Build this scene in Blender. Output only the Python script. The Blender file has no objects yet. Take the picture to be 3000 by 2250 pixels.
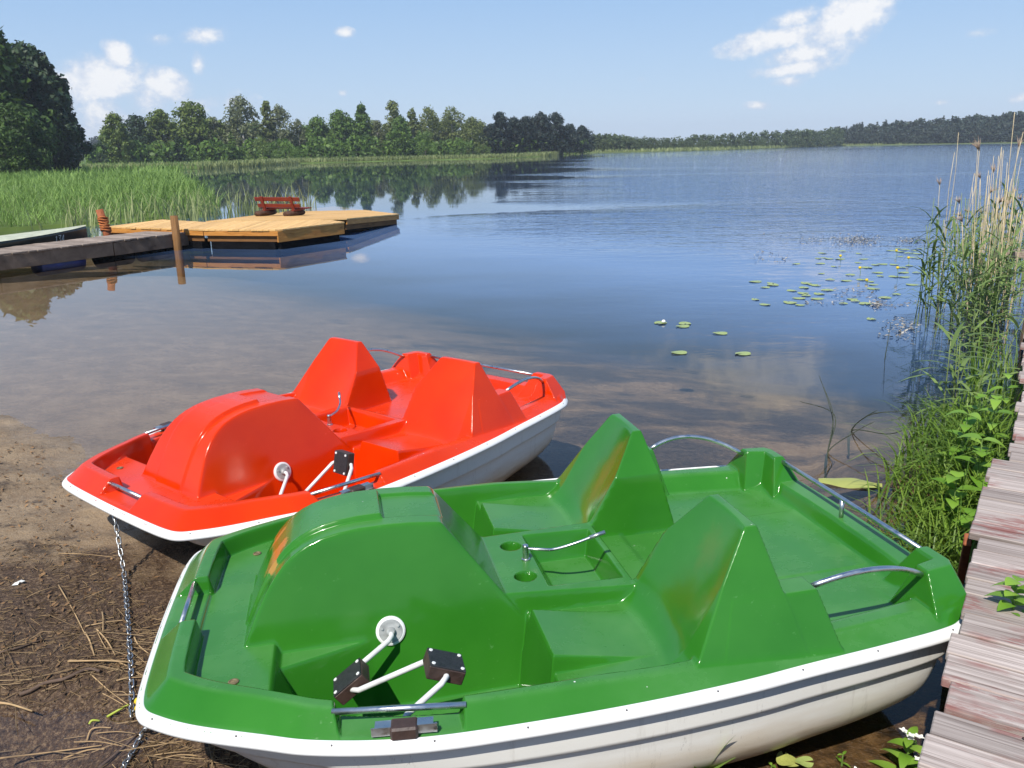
import bpy, math, random
import numpy as np
from mathutils import Matrix, Vector, Euler
R = math.radians
rng = np.random.default_rng(7)
random.seed(7)
scene = bpy.context.scene
col = scene.collection

# ---------------------------------------------------------------- camera
HC = 2.0                       # lens height above the lake
FOC = 2463.68                  # focal length in photo pixels (3000 px wide)
PITCH, ROLL = R(15.7853), 0.0175
cp, sp = math.cos(PITCH), math.sin(PITCH)
_r = np.array([1, 0, 0.]); _u = np.array([0, sp, cp]); _f = np.array([0, cp, -sp])
cr, sr = math.cos(ROLL), math.sin(ROLL)
C_R, C_U, C_F = cr * _r - sr * _u, sr * _r + cr * _u, _f
cam = bpy.data.cameras.new("camera")
cam.lens = 36.0 * FOC / 3000.0
cam.sensor_width = 36.0
cam.clip_start = 0.05
cam.clip_end = 5000
camo = bpy.data.objects.new("camera", cam)
col.objects.link(camo)
M = Matrix(((C_R[0], C_U[0], -C_F[0], 0), (C_R[1], C_U[1], -C_F[1], 0), (C_R[2], C_U[2], -C_F[2], HC), (0, 0, 0, 1)))
camo.matrix_world = M
scene.camera = camo

def ray(px, py):
    return (px - 1500) / FOC * C_R + (1125 - py) / FOC * C_U + C_F
def at(px, py, z=0.0):         # survey: the point of height z seen at a photo pixel
    v = ray(px, py)
    k = (z - HC) / v[2]
    return np.array([v[0] * k, v[1] * k, z])
def away(px, py, Y):           # the point at distance Y seen at a photo pixel
    v = ray(px, py)
    return v * (Y / v[1]) + np.array([0, 0, HC])

# ---------------------------------------------------------------- helpers
def tag(o, label=None, cat=None, group=None, kind=None):
    if label: o["label"] = label
    if cat: o["category"] = cat
    if group: o["group"] = group
    if kind: o["kind"] = kind
    return o
def empty(name, loc=(0, 0, 0), rz=0, label=None, cat=None, group=None):
    o = bpy.data.objects.new(name, None)
    o.empty_display_size = 0.1
    col.objects.link(o)
    o.location = loc
    o.rotation_euler = (0, 0, rz)
    return tag(o, label, cat, group)
def raw_mesh(name, V, F, smooth=True):
    V = np.asarray(V, np.float32)
    me = bpy.data.meshes.new(name)
    if isinstance(F, np.ndarray):
        n, k = F.shape
        loops = F.ravel().astype(np.int32)
        starts = np.arange(n, dtype=np.int32) * k
        tot = np.full(n, k, np.int32)
    else:
        tot = np.array([len(f) for f in F], np.int32)
        starts = np.concatenate([[0], np.cumsum(tot)[:-1]]).astype(np.int32) if len(F) else np.zeros(0, np.int32)
        loops = np.array([i for f in F for i in f], np.int32)
        n = len(F)
    me.vertices.add(len(V)); me.vertices.foreach_set("co", V.ravel())
    me.loops.add(len(loops)); me.loops.foreach_set("vertex_index", loops)
    me.polygons.add(n)
    me.polygons.foreach_set("loop_start", starts)
    me.polygons.foreach_set("loop_total", tot)
    me.polygons.foreach_set("use_smooth", np.full(n, smooth, bool))
    me.update(calc_edges=True)
    me.validate()
    return me
def add(name, me, m, parent=None):
    o = bpy.data.objects.new(name, me)
    col.objects.link(o)
    if m is not None:
        if len(me.materials) == 0:
            me.materials.append(m)
        o.material_slots[0].link = 'OBJECT'
        o.material_slots[0].material = m
    if parent is not None: o.parent = parent
    return o
def dup(o, parent=None, loc=None):
    c = o.copy()
    col.objects.link(c)
    if parent is not None: c.parent = parent
    if loc is not None: c.location = loc
    for ch in list(o.children):
        dup(ch, c)
    return c

class MB:                      # collects shapes; build() links them as one mesh object
    def __init__(s): s.V = []; s.F = []
    def _add(s, V, F):
        b = len(s.V)
        s.V.extend([tuple(v) for v in V]); s.F.extend([tuple(i + b for i in f) for f in F]); return s
    def box(s, c, size, rot=None, taper=1.0):
        hx, hy, hz = [a / 2 for a in size]
        V = [Vector((x * hx * (taper if z > 0 else 1), y * hy * (taper if z > 0 else 1), z * hz)) for z in (-1, 1) for y in (-1, 1) for x in (-1, 1)]
        if rot is not None: V = [rot @ v for v in V]
        V = [v + Vector(c) for v in V]
        return s._add(V, [(0, 2, 3, 1), (4, 5, 7, 6), (0, 1, 5, 4), (2, 6, 7, 3), (1, 3, 7, 5), (0, 4, 6, 2)])
    def bbox(s, c, size, rot=None, b=0.004):   # box with chamfered edges
        hx, hy, hz = [a / 2 for a in size]
        pts = []
        def P(x, y, z):
            v = Vector((x, y, z))
            if rot is not None: v = rot @ v
            pts.append(v + Vector(c)); return len(pts) - 1
        idx = {}
        for sx in (-1, 1):
            for sy in (-1, 1):
                for sz in (-1, 1):
                    idx[(sx, sy, sz, 0)] = P(sx * hx, sy * (hy - b), sz * (hz - b))
                    idx[(sx, sy, sz, 1)] = P(sx * (hx - b), sy * hy, sz * (hz - b))
                    idx[(sx, sy, sz, 2)] = P(sx * (hx - b), sy * (hy - b), sz * hz)
        F = []
        def q(a):
            F.append(tuple(a))
        for sx in (-1, 1):
            f = [idx[(sx, a, d, 0)] for a, d in ((-1, -1), (1, -1), (1, 1), (-1, 1))]; q(f if sx > 0 else f[::-1])
        for sy in (-1, 1):
            f = [idx[(a, sy, d, 1)] for a, d in ((-1, -1), (1, -1), (1, 1), (-1, 1))]; q(f[::-1] if sy > 0 else f)
        for sz in (-1, 1):
            f = [idx[(a, d, sz, 2)] for a, d in ((-1, -1), (1, -1), (1, 1), (-1, 1))]; q(f if sz > 0 else f[::-1])
        for sx in (-1, 1):
            for sy in (-1, 1):
                q([idx[(sx, sy, -1, 0)], idx[(sx, sy, -1, 1)], idx[(sx, sy, 1, 1)], idx[(sx, sy, 1, 0)]])
            for sz in (-1, 1):
                q([idx[(sx, -1, sz, 0)], idx[(sx, -1, sz, 2)], idx[(sx, 1, sz, 2)], idx[(sx, 1, sz, 0)]])
        for sy in (-1, 1):
            for sz in (-1, 1):
                q([idx[(-1, sy, sz, 1)], idx[(-1, sy, sz, 2)], idx[(1, sy, sz, 2)], idx[(1, sy, sz, 1)]])
        for sx in (-1, 1):
            for sy in (-1, 1):
                for sz in (-1, 1):
                    q([idx[(sx, sy, sz, k)] for k in range(3)])
        return s._add(pts, F)
    def tube(s, pts, r, n=8, caps=True, flat=1.0):
        pts = [Vector(p) for p in pts]
        rad = r if hasattr(r, '__len__') else [r] * len(pts)
        rings = []; up = None; V = []
        for i, p in enumerate(pts):
            t = (pts[min(i + 1, len(pts) - 1)] - pts[max(i - 1, 0)])
            if t.length < 1e-9: t = Vector((0, 0, 1))
            t.normalize()
            if up is None:
                up = Vector((0, 0, 1)) if abs(t.z) < .9 else Vector((1, 0, 0))
            a = (up - t * up.dot(t))
            if a.length < 1e-6: a = t.orthogonal()
            a.normalize(); up = a
            b = t.cross(a)
            rings.append(len(V))
            for k in range(n):
                an = 2 * math.pi * k / n
                V.append(p + (a * math.cos(an) * flat + b * math.sin(an)) * rad[i])
        F = []
        for i in range(len(pts) - 1):
            for k in range(n):
                k2 = (k + 1) % n
                F.append((rings[i] + k, rings[i] + k2, rings[i + 1] + k2, rings[i + 1] + k))
        if caps:
            F.append(tuple(range(n - 1, -1, -1))); F.append(tuple(rings[-1] + k for k in range(n)))
        return s._add(V, F)
    def lathe(s, prof, c=(0, 0, 0), rot=None, n=24):
        V = []; F = []
        for (r, z) in prof:
            for k in range(n):
                an = 2 * math.pi * k / n
                v = Vector((r * math.cos(an), r * math.sin(an), z))
                if rot is not None: v = rot @ v
                V.append(v + Vector(c))
        for i in range(len(prof) - 1):
            for k in range(n):
                k2 = (k + 1) % n
                F.append((i * n + k, i * n + k2, (i + 1) * n + k2, (i + 1) * n + k))
        F.append(tuple(range(n - 1, -1, -1))); F.append(tuple((len(prof) - 1) * n + k for k in range(n)))
        return s._add(V, F)
    def prism(s, poly, z0, z1):
        n = len(poly)
        V = [(p[0], p[1], z0) for p in poly] + [(p[0], p[1], z1) for p in poly]
        F = [tuple(range(n - 1, -1, -1)), tuple(range(n, 2 * n))]
        F += [(k, (k + 1) % n, n + (k + 1) % n, n + k) for k in range(n)]
        return s._add(V, F)
    def build(s, name, m, parent=None, smooth=False):
        me = raw_mesh(name, np.array(s.V).reshape(-1, 3), s.F, smooth)
        return add(name, me, m, parent)

def catmull(P, n, closed=False):
    P = np.array(P, float); out = []
    N = len(P)
    segs = N if closed else N - 1
    for i in range(segs):
        g = (lambda k: P[k % N]) if closed else (lambda k: P[min(max(k, 0), N - 1)])
        p0, p1, p2, p3 = g(i - 1), g(i), g(i + 1), g(i + 2)
        for t in np.arange(n) / n:
            out.append(.5 * ((2 * p1) + (-p0 + p2) * t + (2 * p0 - 5 * p1 + 4 * p2 - p3) * t * t + (-p0 + 3 * p1 - 3 * p2 + p3) * t ** 3))
    if not closed: out.append(P[-1])
    return np.array(out)

# ---- value noise for terrain
_tab = rng.random((64, 64))
def vnoise(x, y, f):
    x = np.asarray(x) * f; y = np.asarray(y) * f
    i = np.floor(x).astype(int); j = np.floor(y).astype(int)
    u = x - i; v = y - j
    u = u * u * (3 - 2 * u); v = v * v * (3 - 2 * v)
    g = lambda a, b: _tab[a % 64, b % 64]
    return (g(i, j) * (1 - u) + g(i + 1, j) * u) * (1 - v) + (g(i, j + 1) * (1 - u) + g(i + 1, j + 1) * u) * v - .5

# ---------------------------------------------------------------- materials
def mat(name):
    m = bpy.data.materials.new(name); m.use_nodes = True
    nt = m.node_tree
    return m, nt, nt.nodes["Principled BSDF"], nt.nodes["Material Output"]
def nd(nt, t, **kw):
    n = nt.nodes.new(t)
    for k, v in kw.items():
        if k.startswith("i_"): n.inputs[k[2:].replace("_", " ")].default_value = v
        else: setattr(n, k, v)
    return n
def ramp(nt, src, stops, interp='LINEAR'):
    n = nt.nodes.new("ShaderNodeValToRGB"); n.color_ramp.interpolation = interp
    e = n.color_ramp.elements
    while len(e) < len(stops): e.new(0.5)
    for k, (p, c) in enumerate(stops):
        e[k].position = p; e[k].color = (*c, 1) if len(c) == 3 else c
    nt.links.new(src, n.inputs[0]); return n.outputs[0]
def noise(nt, vec, scale, detail=4, rough=.55, dist=0):
    n = nt.nodes.new("ShaderNodeTexNoise")
    n.inputs["Scale"].default_value = scale; n.inputs["Detail"].default_value = detail
    n.inputs["Roughness"].default_value = rough; n.inputs["Distortion"].default_value = dist
    if vec is not None: nt.links.new(vec, n.inputs["Vector"])
    return n.outputs[0]
def objco(nt, scale=None):
    t = nt.nodes.new("ShaderNodeTexCoord")
    if scale is None: return t.outputs["Object"]
    mp = nt.nodes.new("ShaderNodeMapping"); mp.inputs["Scale"].default_value = scale
    nt.links.new(t.outputs["Object"], mp.inputs[0]); return mp.outputs[0]
def geo(nt, scale=None):
    t = nt.nodes.new("ShaderNodeNewGeometry")
    if scale is None: return t.outputs["Position"]
    mp = nt.nodes.new("ShaderNodeMapping"); mp.inputs["Scale"].default_value = scale
    nt.links.new(t.outputs["Position"], mp.inputs[0]); return mp.outputs[0]
def mixc(nt, fac, a, b, mode='MIX'):
    n = nt.nodes.new("ShaderNodeMix"); n.data_type = 'RGBA'; n.blend_type = mode
    for s, v in ((n.inputs[0], fac), (n.inputs[6], a), (n.inputs[7], b)):
        if hasattr(v, "is_output") or isinstance(v, bpy.types.NodeSocket): nt.links.new(v, s)
        elif isinstance(v, tuple): s.default_value = (*v, 1) if len(v) == 3 else v
        else: s.default_value = v
    return n.outputs[2]
def math_(nt, op, a, b=None, c=None, clamp=False):
    n = nt.nodes.new("ShaderNodeMath"); n.operation = op; n.use_clamp = clamp
    for k, v in enumerate((a, b, c)):
        if v is None: continue
        if isinstance(v, bpy.types.NodeSocket): nt.links.new(v, n.inputs[k])
        else: n.inputs[k].default_value = v
    return n.outputs[0]
def bump(nt, bs, h, strength=.3, dist=.01):
    b = nt.nodes.new("ShaderNodeBump"); b.inputs["Strength"].default_value = strength; b.inputs["Distance"].default_value = dist
    nt.links.new(h, b.inputs["Height"]); nt.links.new(b.outputs[0], bs.inputs["Normal"]); return b

def simple(name, c, rough=.5, metal=0, var=.12, vscale=6, bumpk=0, bscale=40, spec=.5):
    m, nt, bs, out = mat(name)
    n = noise(nt, objco(nt), vscale)
    lo = tuple(max(0, x * (1 - var * 1.6)) for x in c); hi = tuple(min(1, x * (1 + var * 1.6)) for x in c)
    nt.links.new(ramp(nt, n, [(.25, lo), (.75, hi)]), bs.inputs["Base Color"])
    bs.inputs["Roughness"].default_value = rough; bs.inputs["Metallic"].default_value = metal
    bs.inputs["Specular IOR Level"].default_value = spec
    if bumpk: bump(nt, bs, noise(nt, objco(nt), bscale), bumpk, .01)
    return m
# ================================================================ pedal boats
S = 1.12                                     # boat drawing units to metres
BO = np.array([1.25, 0.0, -0.40])            # drawing origin -> root at the keel
def b2l(p):                                  # drawing (x aft, y, z up) -> local metres
    return (np.asarray(p, float) - BO) * S

half = [(-.050, 0), (-.049, .12), (-.045, .30), (-.037, .43), (-.018, .505), (.03, .556), (.137, .628), (.318, .716), (.435, .769),
        (.60, .815), (.772, .841), (.987, .850), (1.20, .851), (1.404, .845), (1.62, .830), (1.806, .808), (2.06, .782), (2.274, .754),
        (2.365, .722), (2.445, .650), (2.487, .50), (2.505, .26), (2.510, 0)]
OUT = catmull(half + [(x, -y) for x, y in half[-2:0:-1]], 8, closed=True)   # flange outline
_e = np.roll(OUT, -1, 0) - np.roll(OUT, 1, 0)
ON = np.stack([_e[:, 1], -_e[:, 0]], 1); ON /= np.linalg.norm(ON, axis=1)[:, None]
if (ON[0, 0] > 0): ON = -ON                  # outward normals (bow points to -x)
def smin(a, b, k):
    h = np.clip(.5 + .5 * (b - a) / k, 0, 1)
    return b * (1 - h) + a * h - k * h * (1 - h)
def smax(a, b, k): return -smin(-a, -b, k)
def step(v, w): 
    t = np.clip(v / w + .5, 0, 1); return t * t * (3 - 2 * t)

GX = np.arange(-.046, 2.51, .0042); GY = np.arange(-.84, .84001, .0042)
X, Y = np.meshgrid(GX, GY, indexing='ij')
def dist_field():
    P = np.stack([X.ravel(), Y.ravel()], 1).astype(np.float32)
    A = OUT.astype(np.float32); B = np.roll(OUT, -1, 0).astype(np.float32)
    best = np.full(len(P), 1e9, np.float32); inside = np.zeros(len(P), bool)
    for a, b in zip(A, B):
        ab = b - a
        t = np.clip(((P - a) @ ab) / (ab @ ab), 0, 1)
        q = P - a - t[:, None] * ab
        best = np.minimum(best, (q * q).sum(1))
        c = (a[1] > P[:, 1]) != (b[1] > P[:, 1])
        xi = (b[0] - a[0]) * (P[:, 1] - a[1]) / (b[1] - a[1] + 1e-12) + a[0]
        inside ^= c & (P[:, 0] < xi)
    d = np.sqrt(best); d[~inside] *= -1
    return d.reshape(X.shape).astype(float)
D = dist_field()
Ya = np.abs(Y)
def deck_field():
    x, y, d = X, Ya, D
    zt = np.interp(x, [0, .3, .5, .83, 1.2, 1.48, 1.9, 2.28, 2.45], [.068, .062, .053, .050, .046, .030, .033, .030, .035])
    zt = zt - .056 * step(.137 - y, .016) * step(.25 - x, .02)
    zt = zt - .046 * step(x - .513, .016) * step(.833 - x, .016) * step(y - .35, .02)
    pin = smax(.127 + (y - .562 + .284 * (x - 2.293)) * 2.1, .127 + (x - 2.377) * 3.2, .006)
    post = smin(.127 + 0 * x, pin, .006)
    for pl in (.127 - ((x - 2.305) * .166 + (y - .608) * .986) * 1.25, .127 - ((x - 2.40) * .88 + (y - .592) * .475) * 1.8, .127 - (x - 2.419) * 2.1, .127 + (x - 2.303) * 3.8, .127 + (y - .457) * 1.7):
        post = smin(post, pl, .006)
    din = np.interp(x, [0, .33, .8, 1.4, 1.9, 2.28, 2.36], [.145, .132, .114, .125, .155, .165, .122])
    a = np.interp(x, [0, .5, 1.2, 1.48, 2.22, 2.29, 2.36, 2.42], [.88, .76, .68, .38, .34, .5, 1.8, 2.7])
    o = smax(.002 + (d - .024) * a, .03 + (d - .103) * np.interp(x, [2.2, 2.28], [2.2, 6]), .008)
    inner = zt - (d - din) * np.interp(x, [0, 1.78, 1.92, 2.25, 2.32, 2.40], [5, 5, .95, 1.0, 1.7, 2.6])
    ring = smin(smin(o, zt, .007), inner, .018)
    bow = smin(0 * x, (.332 - x) * 2.5, .02)
    w = .085 * np.clip((.62 - x) / .27, 0, 1)
    lower = smin(-.032 + 0 * x, (.252 + w - y) * 4 - .032, .02)
    lower = smin(lower, -.032 + (x - .28) * 5, .02)
    px = [.2, .236, .28, .319, .345, .373, .40, .43, .46, .50, .55, .61, .70, .78, .872, .9]
    pz = [-.12, -.005, .085, .155, .19, .222, .245, .264, .278, .291, .301, .307, .308, .304, .294, .29]
    p = np.interp(x, px, pz)
    kern = np.exp(-np.linspace(-2, 2, 9) ** 2); kern /= kern.sum()
    prof = np.convolve(np.pad(np.interp(GX, px, pz), 4, mode='edge'), kern, mode='valid')
    p = np.repeat(prof[:, None], x.shape[1], 1)
    p = p + .017 * step(.108 - y, .010) * step(.688 - x, .010) - .010 * step(.10 - y, .012) * step(x - .69, .012)
    hump = smin(p, .292 - (x - .872) * 1.36, .012)
    hump = smin(hump, (.245 - y) / .26, .022)
    zc = .044 - .032 * (x - 1.05)
    yc = .226 + .088 * (x - 1.053)
    cons = smin(zc, zc - (y - yc) * 4.5, .016)
    cons = smin(cons, .032 - (x - 1.490) * 3.0, .012)
    cons = smin(cons, .05 + (x - .8) * 3, .01)
    shelf = smin(-.022 + 0 * x, (x - 1.118) * 5 - .022, .022)
    shelf = smin(shelf, -.022 - (x - 1.6) * .9, .01)
    zq = .03 - .2 * (x - 1.12)
    cush = smin(zq, zq + (x - 1.120) * 6, .016)
    cush = smin(cush, zq + (y - .318) * 5, .016)
    cush = smin(cush, zq - (y - .588) * 5, .014)
    cush = smin(cush, .03 - (x - 1.5) * 1.5, .01)
    conc = .022 * np.clip(1 - ((y - .46) / .20) ** 2, 0, 1)          # hollow of the back
    fx = 1.472 + conc
    front = smax((x - fx) / .60, -.045 + (x - 1.395 - conc) * .72, .02)
    back = smin(.352 + 0 * x, front, .014)
    back = smin(back, .352 - (x - 1.735) * 3.9, .012)
    inn = np.minimum(.352 + (y - .345) * 1.57, .198 + (y - .247) * 10)
    back = smin(back, inn, .008)
    back = smin(back, .352 - (y - .600) * 2.2, .012)
    high = smin(.170 + 0 * x, .352 - (y - .600) * 2.2, .012)
    high = smin(high, .17 + (y - .600) * 5, .012)
    high = smin(high, .17 - (x - 1.885) * 3.6, .012)
    high = smin(high, .17 + (x - 1.62) * 3, .012)
    rear = smin(-.032 + 0 * x, -.032 + (x - 1.46) * 5, .01)
    floor = -.24 + 0 * x
    comps = [floor, smax(ring, post, .006), bow, rear, lower, hump, cons, shelf, cush, high, back]
    h = comps[0]
    for c in comps[1:]: h = smax(h, c, .014)
    # recesses
    rec = smax(-.062 + 0 * x, .04 + (Ya - .203) * 2.6, .016)
    rec = smax(rec, .04 + (1.208 - x) * 2.0, .016)
    rec = smax(rec, .032 + (x - 1.466) * 4, .016)
    h2 = smin(h, rec, .010)
    r = np.sqrt((x - 1.147) ** 2 + (Ya - .121) ** 2)
    cup = smax(-.005 + 0 * x, .041 + (r - .036) * 9, .008)
    h2 = smin(h2, cup, .006)
    lab = np.argmax(np.stack(comps), 0)
    lab[(h - h2) > .004] = 6
    return h2, lab
H, LAB = deck_field()
def deck_meshes():
    keep_v = D > .011
    hx, hy = np.gradient(H, .0042, .0042)
    N = np.stack([-hx, -hy, np.ones_like(H)], -1); N /= np.linalg.norm(N, axis=-1)[..., None]
    V = np.stack([X, Y, H], -1)
    nx, ny = X.shape
    idx = np.arange(nx * ny).reshape(nx, ny)
    q = np.stack([idx[:-1, :-1], idx[1:, :-1], idx[1:, 1:], idx[:-1, 1:]], -1)
    ok = keep_v[:-1, :-1] & keep_v[1:, :-1] & keep_v[1:, 1:] & keep_v[:-1, 1:]
    L = LAB[:-1, :-1]; Yc = Y[:-1, :-1]
    def cut(name, mask):
        F = q[ok & mask]
        used = np.unique(F)
        remap = np.full(nx * ny, -1, np.int64); remap[used] = np.arange(len(used))
        me = raw_mesh(name, b2l(V.reshape(-1, 3)[used]), remap[F], True)
        me.normals_split_custom_set_from_vertices(N.reshape(-1, 3)[used].astype(np.float32))
        return me
    out = {}
    hum = (L == 4) | (L == 5); con = (L == 6)
    seat = (L == 7) | (L == 8); bk = (L == 9) | (L == 10)
    out['deck'] = cut('deck', ~(hum | con | seat | bk))
    out['pedal_housing'] = cut('pedal_housing', hum)
    out['steering_console'] = cut('steering_console', con)
    for k, s in (('n', Yc < 0), ('f', Yc >= 0)):
        out['seat' + k] = cut('seat', seat & s); out['backrest' + k] = cut('backrest', bk & s)
    return out
DECK = deck_meshes()

def loft(rows, name, closed_bottom=False, smooth=True):
    n = len(OUT); V = np.concatenate(rows); F = []
    for i in range(len(rows) - 1):
        for k in range(n):
            k2 = (k + 1) % n
            F.append((i * n + k, i * n + k2, (i + 1) * n + k2, (i + 1) * n + k))
    if closed_bottom: F.append(tuple((len(rows) - 1) * n + k for k in range(n)))
    return raw_mesh(name, b2l(V), F, smooth)
def rim_row(d, z): return np.column_stack([OUT - ON * d, np.full(len(OUT), z)])
RIM = loft([rim_row(*p) for p in ((.028, -.006), (.027, .004), (.023, .0065), (.018, .0055), (.005, -.008), (.0012, -.013), (0, -.018), (.001, -.024), (.006, -.027), (.036, -.026))], 'rim')
def hull_row(z, ins, z_bottom=None):
    p = OUT - ON * min(ins, .07)
    x, y = p[:, 0].copy(), p[:, 1].copy()
    ex = max(0, ins - .07)
    y *= 1 - ex / .80
    k = -z
    x = 2.510 - (2.510 - x) * (1 - .36 * k - ex * .25)            # raked bow
    x = x - np.clip((x - 1.5) / .98, 0, 1) ** 2 * (.34 * k + ex * .3)   # tucked stern
    # rocker: the bottom sweeps up towards both ends
    u = (x - 1.25) / 1.25
    zz = z + np.clip(-z - .05, 0, 1) * (.30 * np.clip(u, 0, 1) ** 3 + .22 * np.clip(-u, 0, 1) ** 3)
    return np.column_stack([x, y, zz])
hr = [(-.024, .026), (-.038, .030), (-.060, .031), (-.106, .033), (-.117, .034), (-.1195, .039), (-.121, .048), (-.128, .050), (-.165, .053), (-.21, .058), (-.25, .066), (-.285, .082), (-.315, .105), (-.34, .14), (-.362, .19), (-.38, .27), (-.393, .40), (-.40, .60)]
HULL = loft([hull_row(*a) for a in hr], 'hull', True)

def link_mesh(me, name, m, parent): return add(name, me, m, parent)

def gelcoat(name, base, dark, wear_reflect=False, spec=.42):
    m, nt, bs, out = mat(name)
    co = objco(nt)
    fade = noise(nt, co, 3.0, 3)
    c = mixc(nt, ramp(nt, fade, [(.35, (0, 0, 0)), (.75, (1, 1, 1))]), dark, base)
    # chalky scuffs and fine scratches where feet and hands go
    sc = noise(nt, objco(nt, (30, 90, 30)), 1.0, 5, .7)
    sm = noise(nt, co, 5.0, 5, .65)
    scm = math_(nt, 'MULTIPLY', ramp(nt, sc, [(.62, (0, 0, 0)), (.74, (1, 1, 1))]), ramp(nt, sm, [(.50, (0, 0, 0)), (.62, (1, 1, 1))]))
    pale = tuple(min(1, b * 1.15 + (.085 if wear_reflect else .03)) for b in base)
    c = mixc(nt, math_(nt, 'MULTIPLY', scm, .50), c, pale)
    sc2 = noise(nt, objco(nt, (70, 14, 40)), 1.0, 5, .75)
    c = mixc(nt, math_(nt, 'MULTIPLY', math_(nt, 'MULTIPLY', ramp(nt, sc2, [(.64, (0, 0, 0)), (.70, (1, 1, 1))]), ramp(nt, sm, [(.46, (0, 0, 0)), (.58, (1, 1, 1))])), .38), c, tuple(b * .35 + .015 for b in base))
    ro = math_(nt, 'ADD', math_(nt, 'MULTIPLY', scm, .28), .09)
    ro = math_(nt, 'ADD', ro, math_(nt, 'MULTIPLY', sm, .10))
    # chalky fading and grit on level parts; sky reflection painted in as paler tone
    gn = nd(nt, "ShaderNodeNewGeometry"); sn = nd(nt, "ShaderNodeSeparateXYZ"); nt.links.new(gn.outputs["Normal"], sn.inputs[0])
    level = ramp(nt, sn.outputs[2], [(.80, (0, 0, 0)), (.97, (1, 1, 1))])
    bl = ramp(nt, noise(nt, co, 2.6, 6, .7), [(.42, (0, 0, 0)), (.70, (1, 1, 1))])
    fade_sheen = math_(nt, 'MULTIPLY', level, math_(nt, 'ADD', math_(nt, 'MULTIPLY', bl, .30), .16))
    c = mixc(nt, fade_sheen, c, pale)
    gr = ramp(nt, noise(nt, co, 38, 4, .8), [(.66, (0, 0, 0)), (.74, (1, 1, 1))])
    c = mixc(nt, math_(nt, 'MULTIPLY', math_(nt, 'MULTIPLY', gr, level), math_(nt, 'MULTIPLY', bl, .35)), c, (.20, .17, .11))
    ro = math_(nt, 'ADD', ro, math_(nt, 'MULTIPLY', fade_sheen, .6))
    # white chips
    vo = nd(nt, "ShaderNodeTexVoronoi", i_Scale=9.0); nt.links.new(co, vo.inputs["Vector"])
    chip = ramp(nt, vo.outputs["Distance"], [(.022, (1, 1, 1)), (.030, (0, 0, 0))])
    pick = nd(nt, "ShaderNodeSeparateColor"); nt.links.new(vo.outputs["Color"], pick.inputs[0])
    chip = math_(nt, 'MULTIPLY', chip, math_(nt, 'GREATER_THAN', pick.outputs[0], .72))
    c = mixc(nt, chip, c, (.75, .75, .70))
    if wear_reflect:
        sep = nd(nt, "ShaderNodeSeparateXYZ"); nt.links.new(co, sep.inputs[0])
        rag = noise(nt, objco(nt, (9, 9, 5)), 1.4, 6, .7)
        def blob(cx, cy, cz, rx, ry, rz, soft=.35):
            vm = nd(nt, "ShaderNodeVectorMath", operation='SUBTRACT'); nt.links.new(co, vm.inputs[0]); vm.inputs[1].default_value = tuple(b2l((cx, cy, cz)))
            vd = nd(nt, "ShaderNodeVectorMath", operation='DIVIDE'); nt.links.new(vm.outputs[0], vd.inputs[0]); vd.inputs[1].default_value = (rx, ry, rz)
            ln = nd(nt, "ShaderNodeVectorMath", operation='LENGTH'); nt.links.new(vd.outputs[0], ln.inputs[0])
            e = math_(nt, 'ADD', ln.outputs["Value"], math_(nt, 'MULTIPLY', math_(nt, 'SUBTRACT', rag, .5), 2.4))
            return ramp(nt, e, [(.75 - soft * .5, (1, 1, 1)), (.75 + soft * .5, (0, 0, 0))])
        w1 = math_(nt, 'MAXIMUM', blob(.345, -.055, .20, .075, .09, .10, .12), blob(.345, .10, .19, .07, .055, .09, .12))
        c = mixc(nt, math_(nt, 'MULTIPLY', w1, .85), c, (.42, .20, .045))
        seat_reflect = math_(nt, 'MAXIMUM', blob(1.60, .40, .20, .16, .06, .17, .6), math_(nt, 'MULTIPLY', blob(1.64, -.50, .24, .10, .09, .10, 1.0), .7))
        c = mixc(nt, math_(nt, 'MULTIPLY', seat_reflect, .34), c, (.14, .15, .02))  # red boat's reflection on the seat backs, painted in as an olive tint
        w3 = blob(.94, .02, .20, .07, .16, .11, .3)
        c = mixc(nt, math_(nt, 'MULTIPLY', w3, .55), c, (.05, .10, .055))
        w5 = blob(1.722, -.588, .338, .016, .006, .020, .15)
        c = mixc(nt, w5, c, (.72, .72, .66))
        w4 = blob(.875, .165, .285, .03, .025, .03, .2)
        c = mixc(nt, w4, c, (.45, .22, .12))
    nt.links.new(c, bs.inputs["Base Color"])
    nt.links.new(ro, bs.inputs["Roughness"])
    bs.inputs["IOR"].default_value = 1.5
    bs.inputs["Specular IOR Level"].default_value = spec
    bump(nt, bs, noise(nt, objco(nt), 7, 2), .10, .01)
    return m
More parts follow.
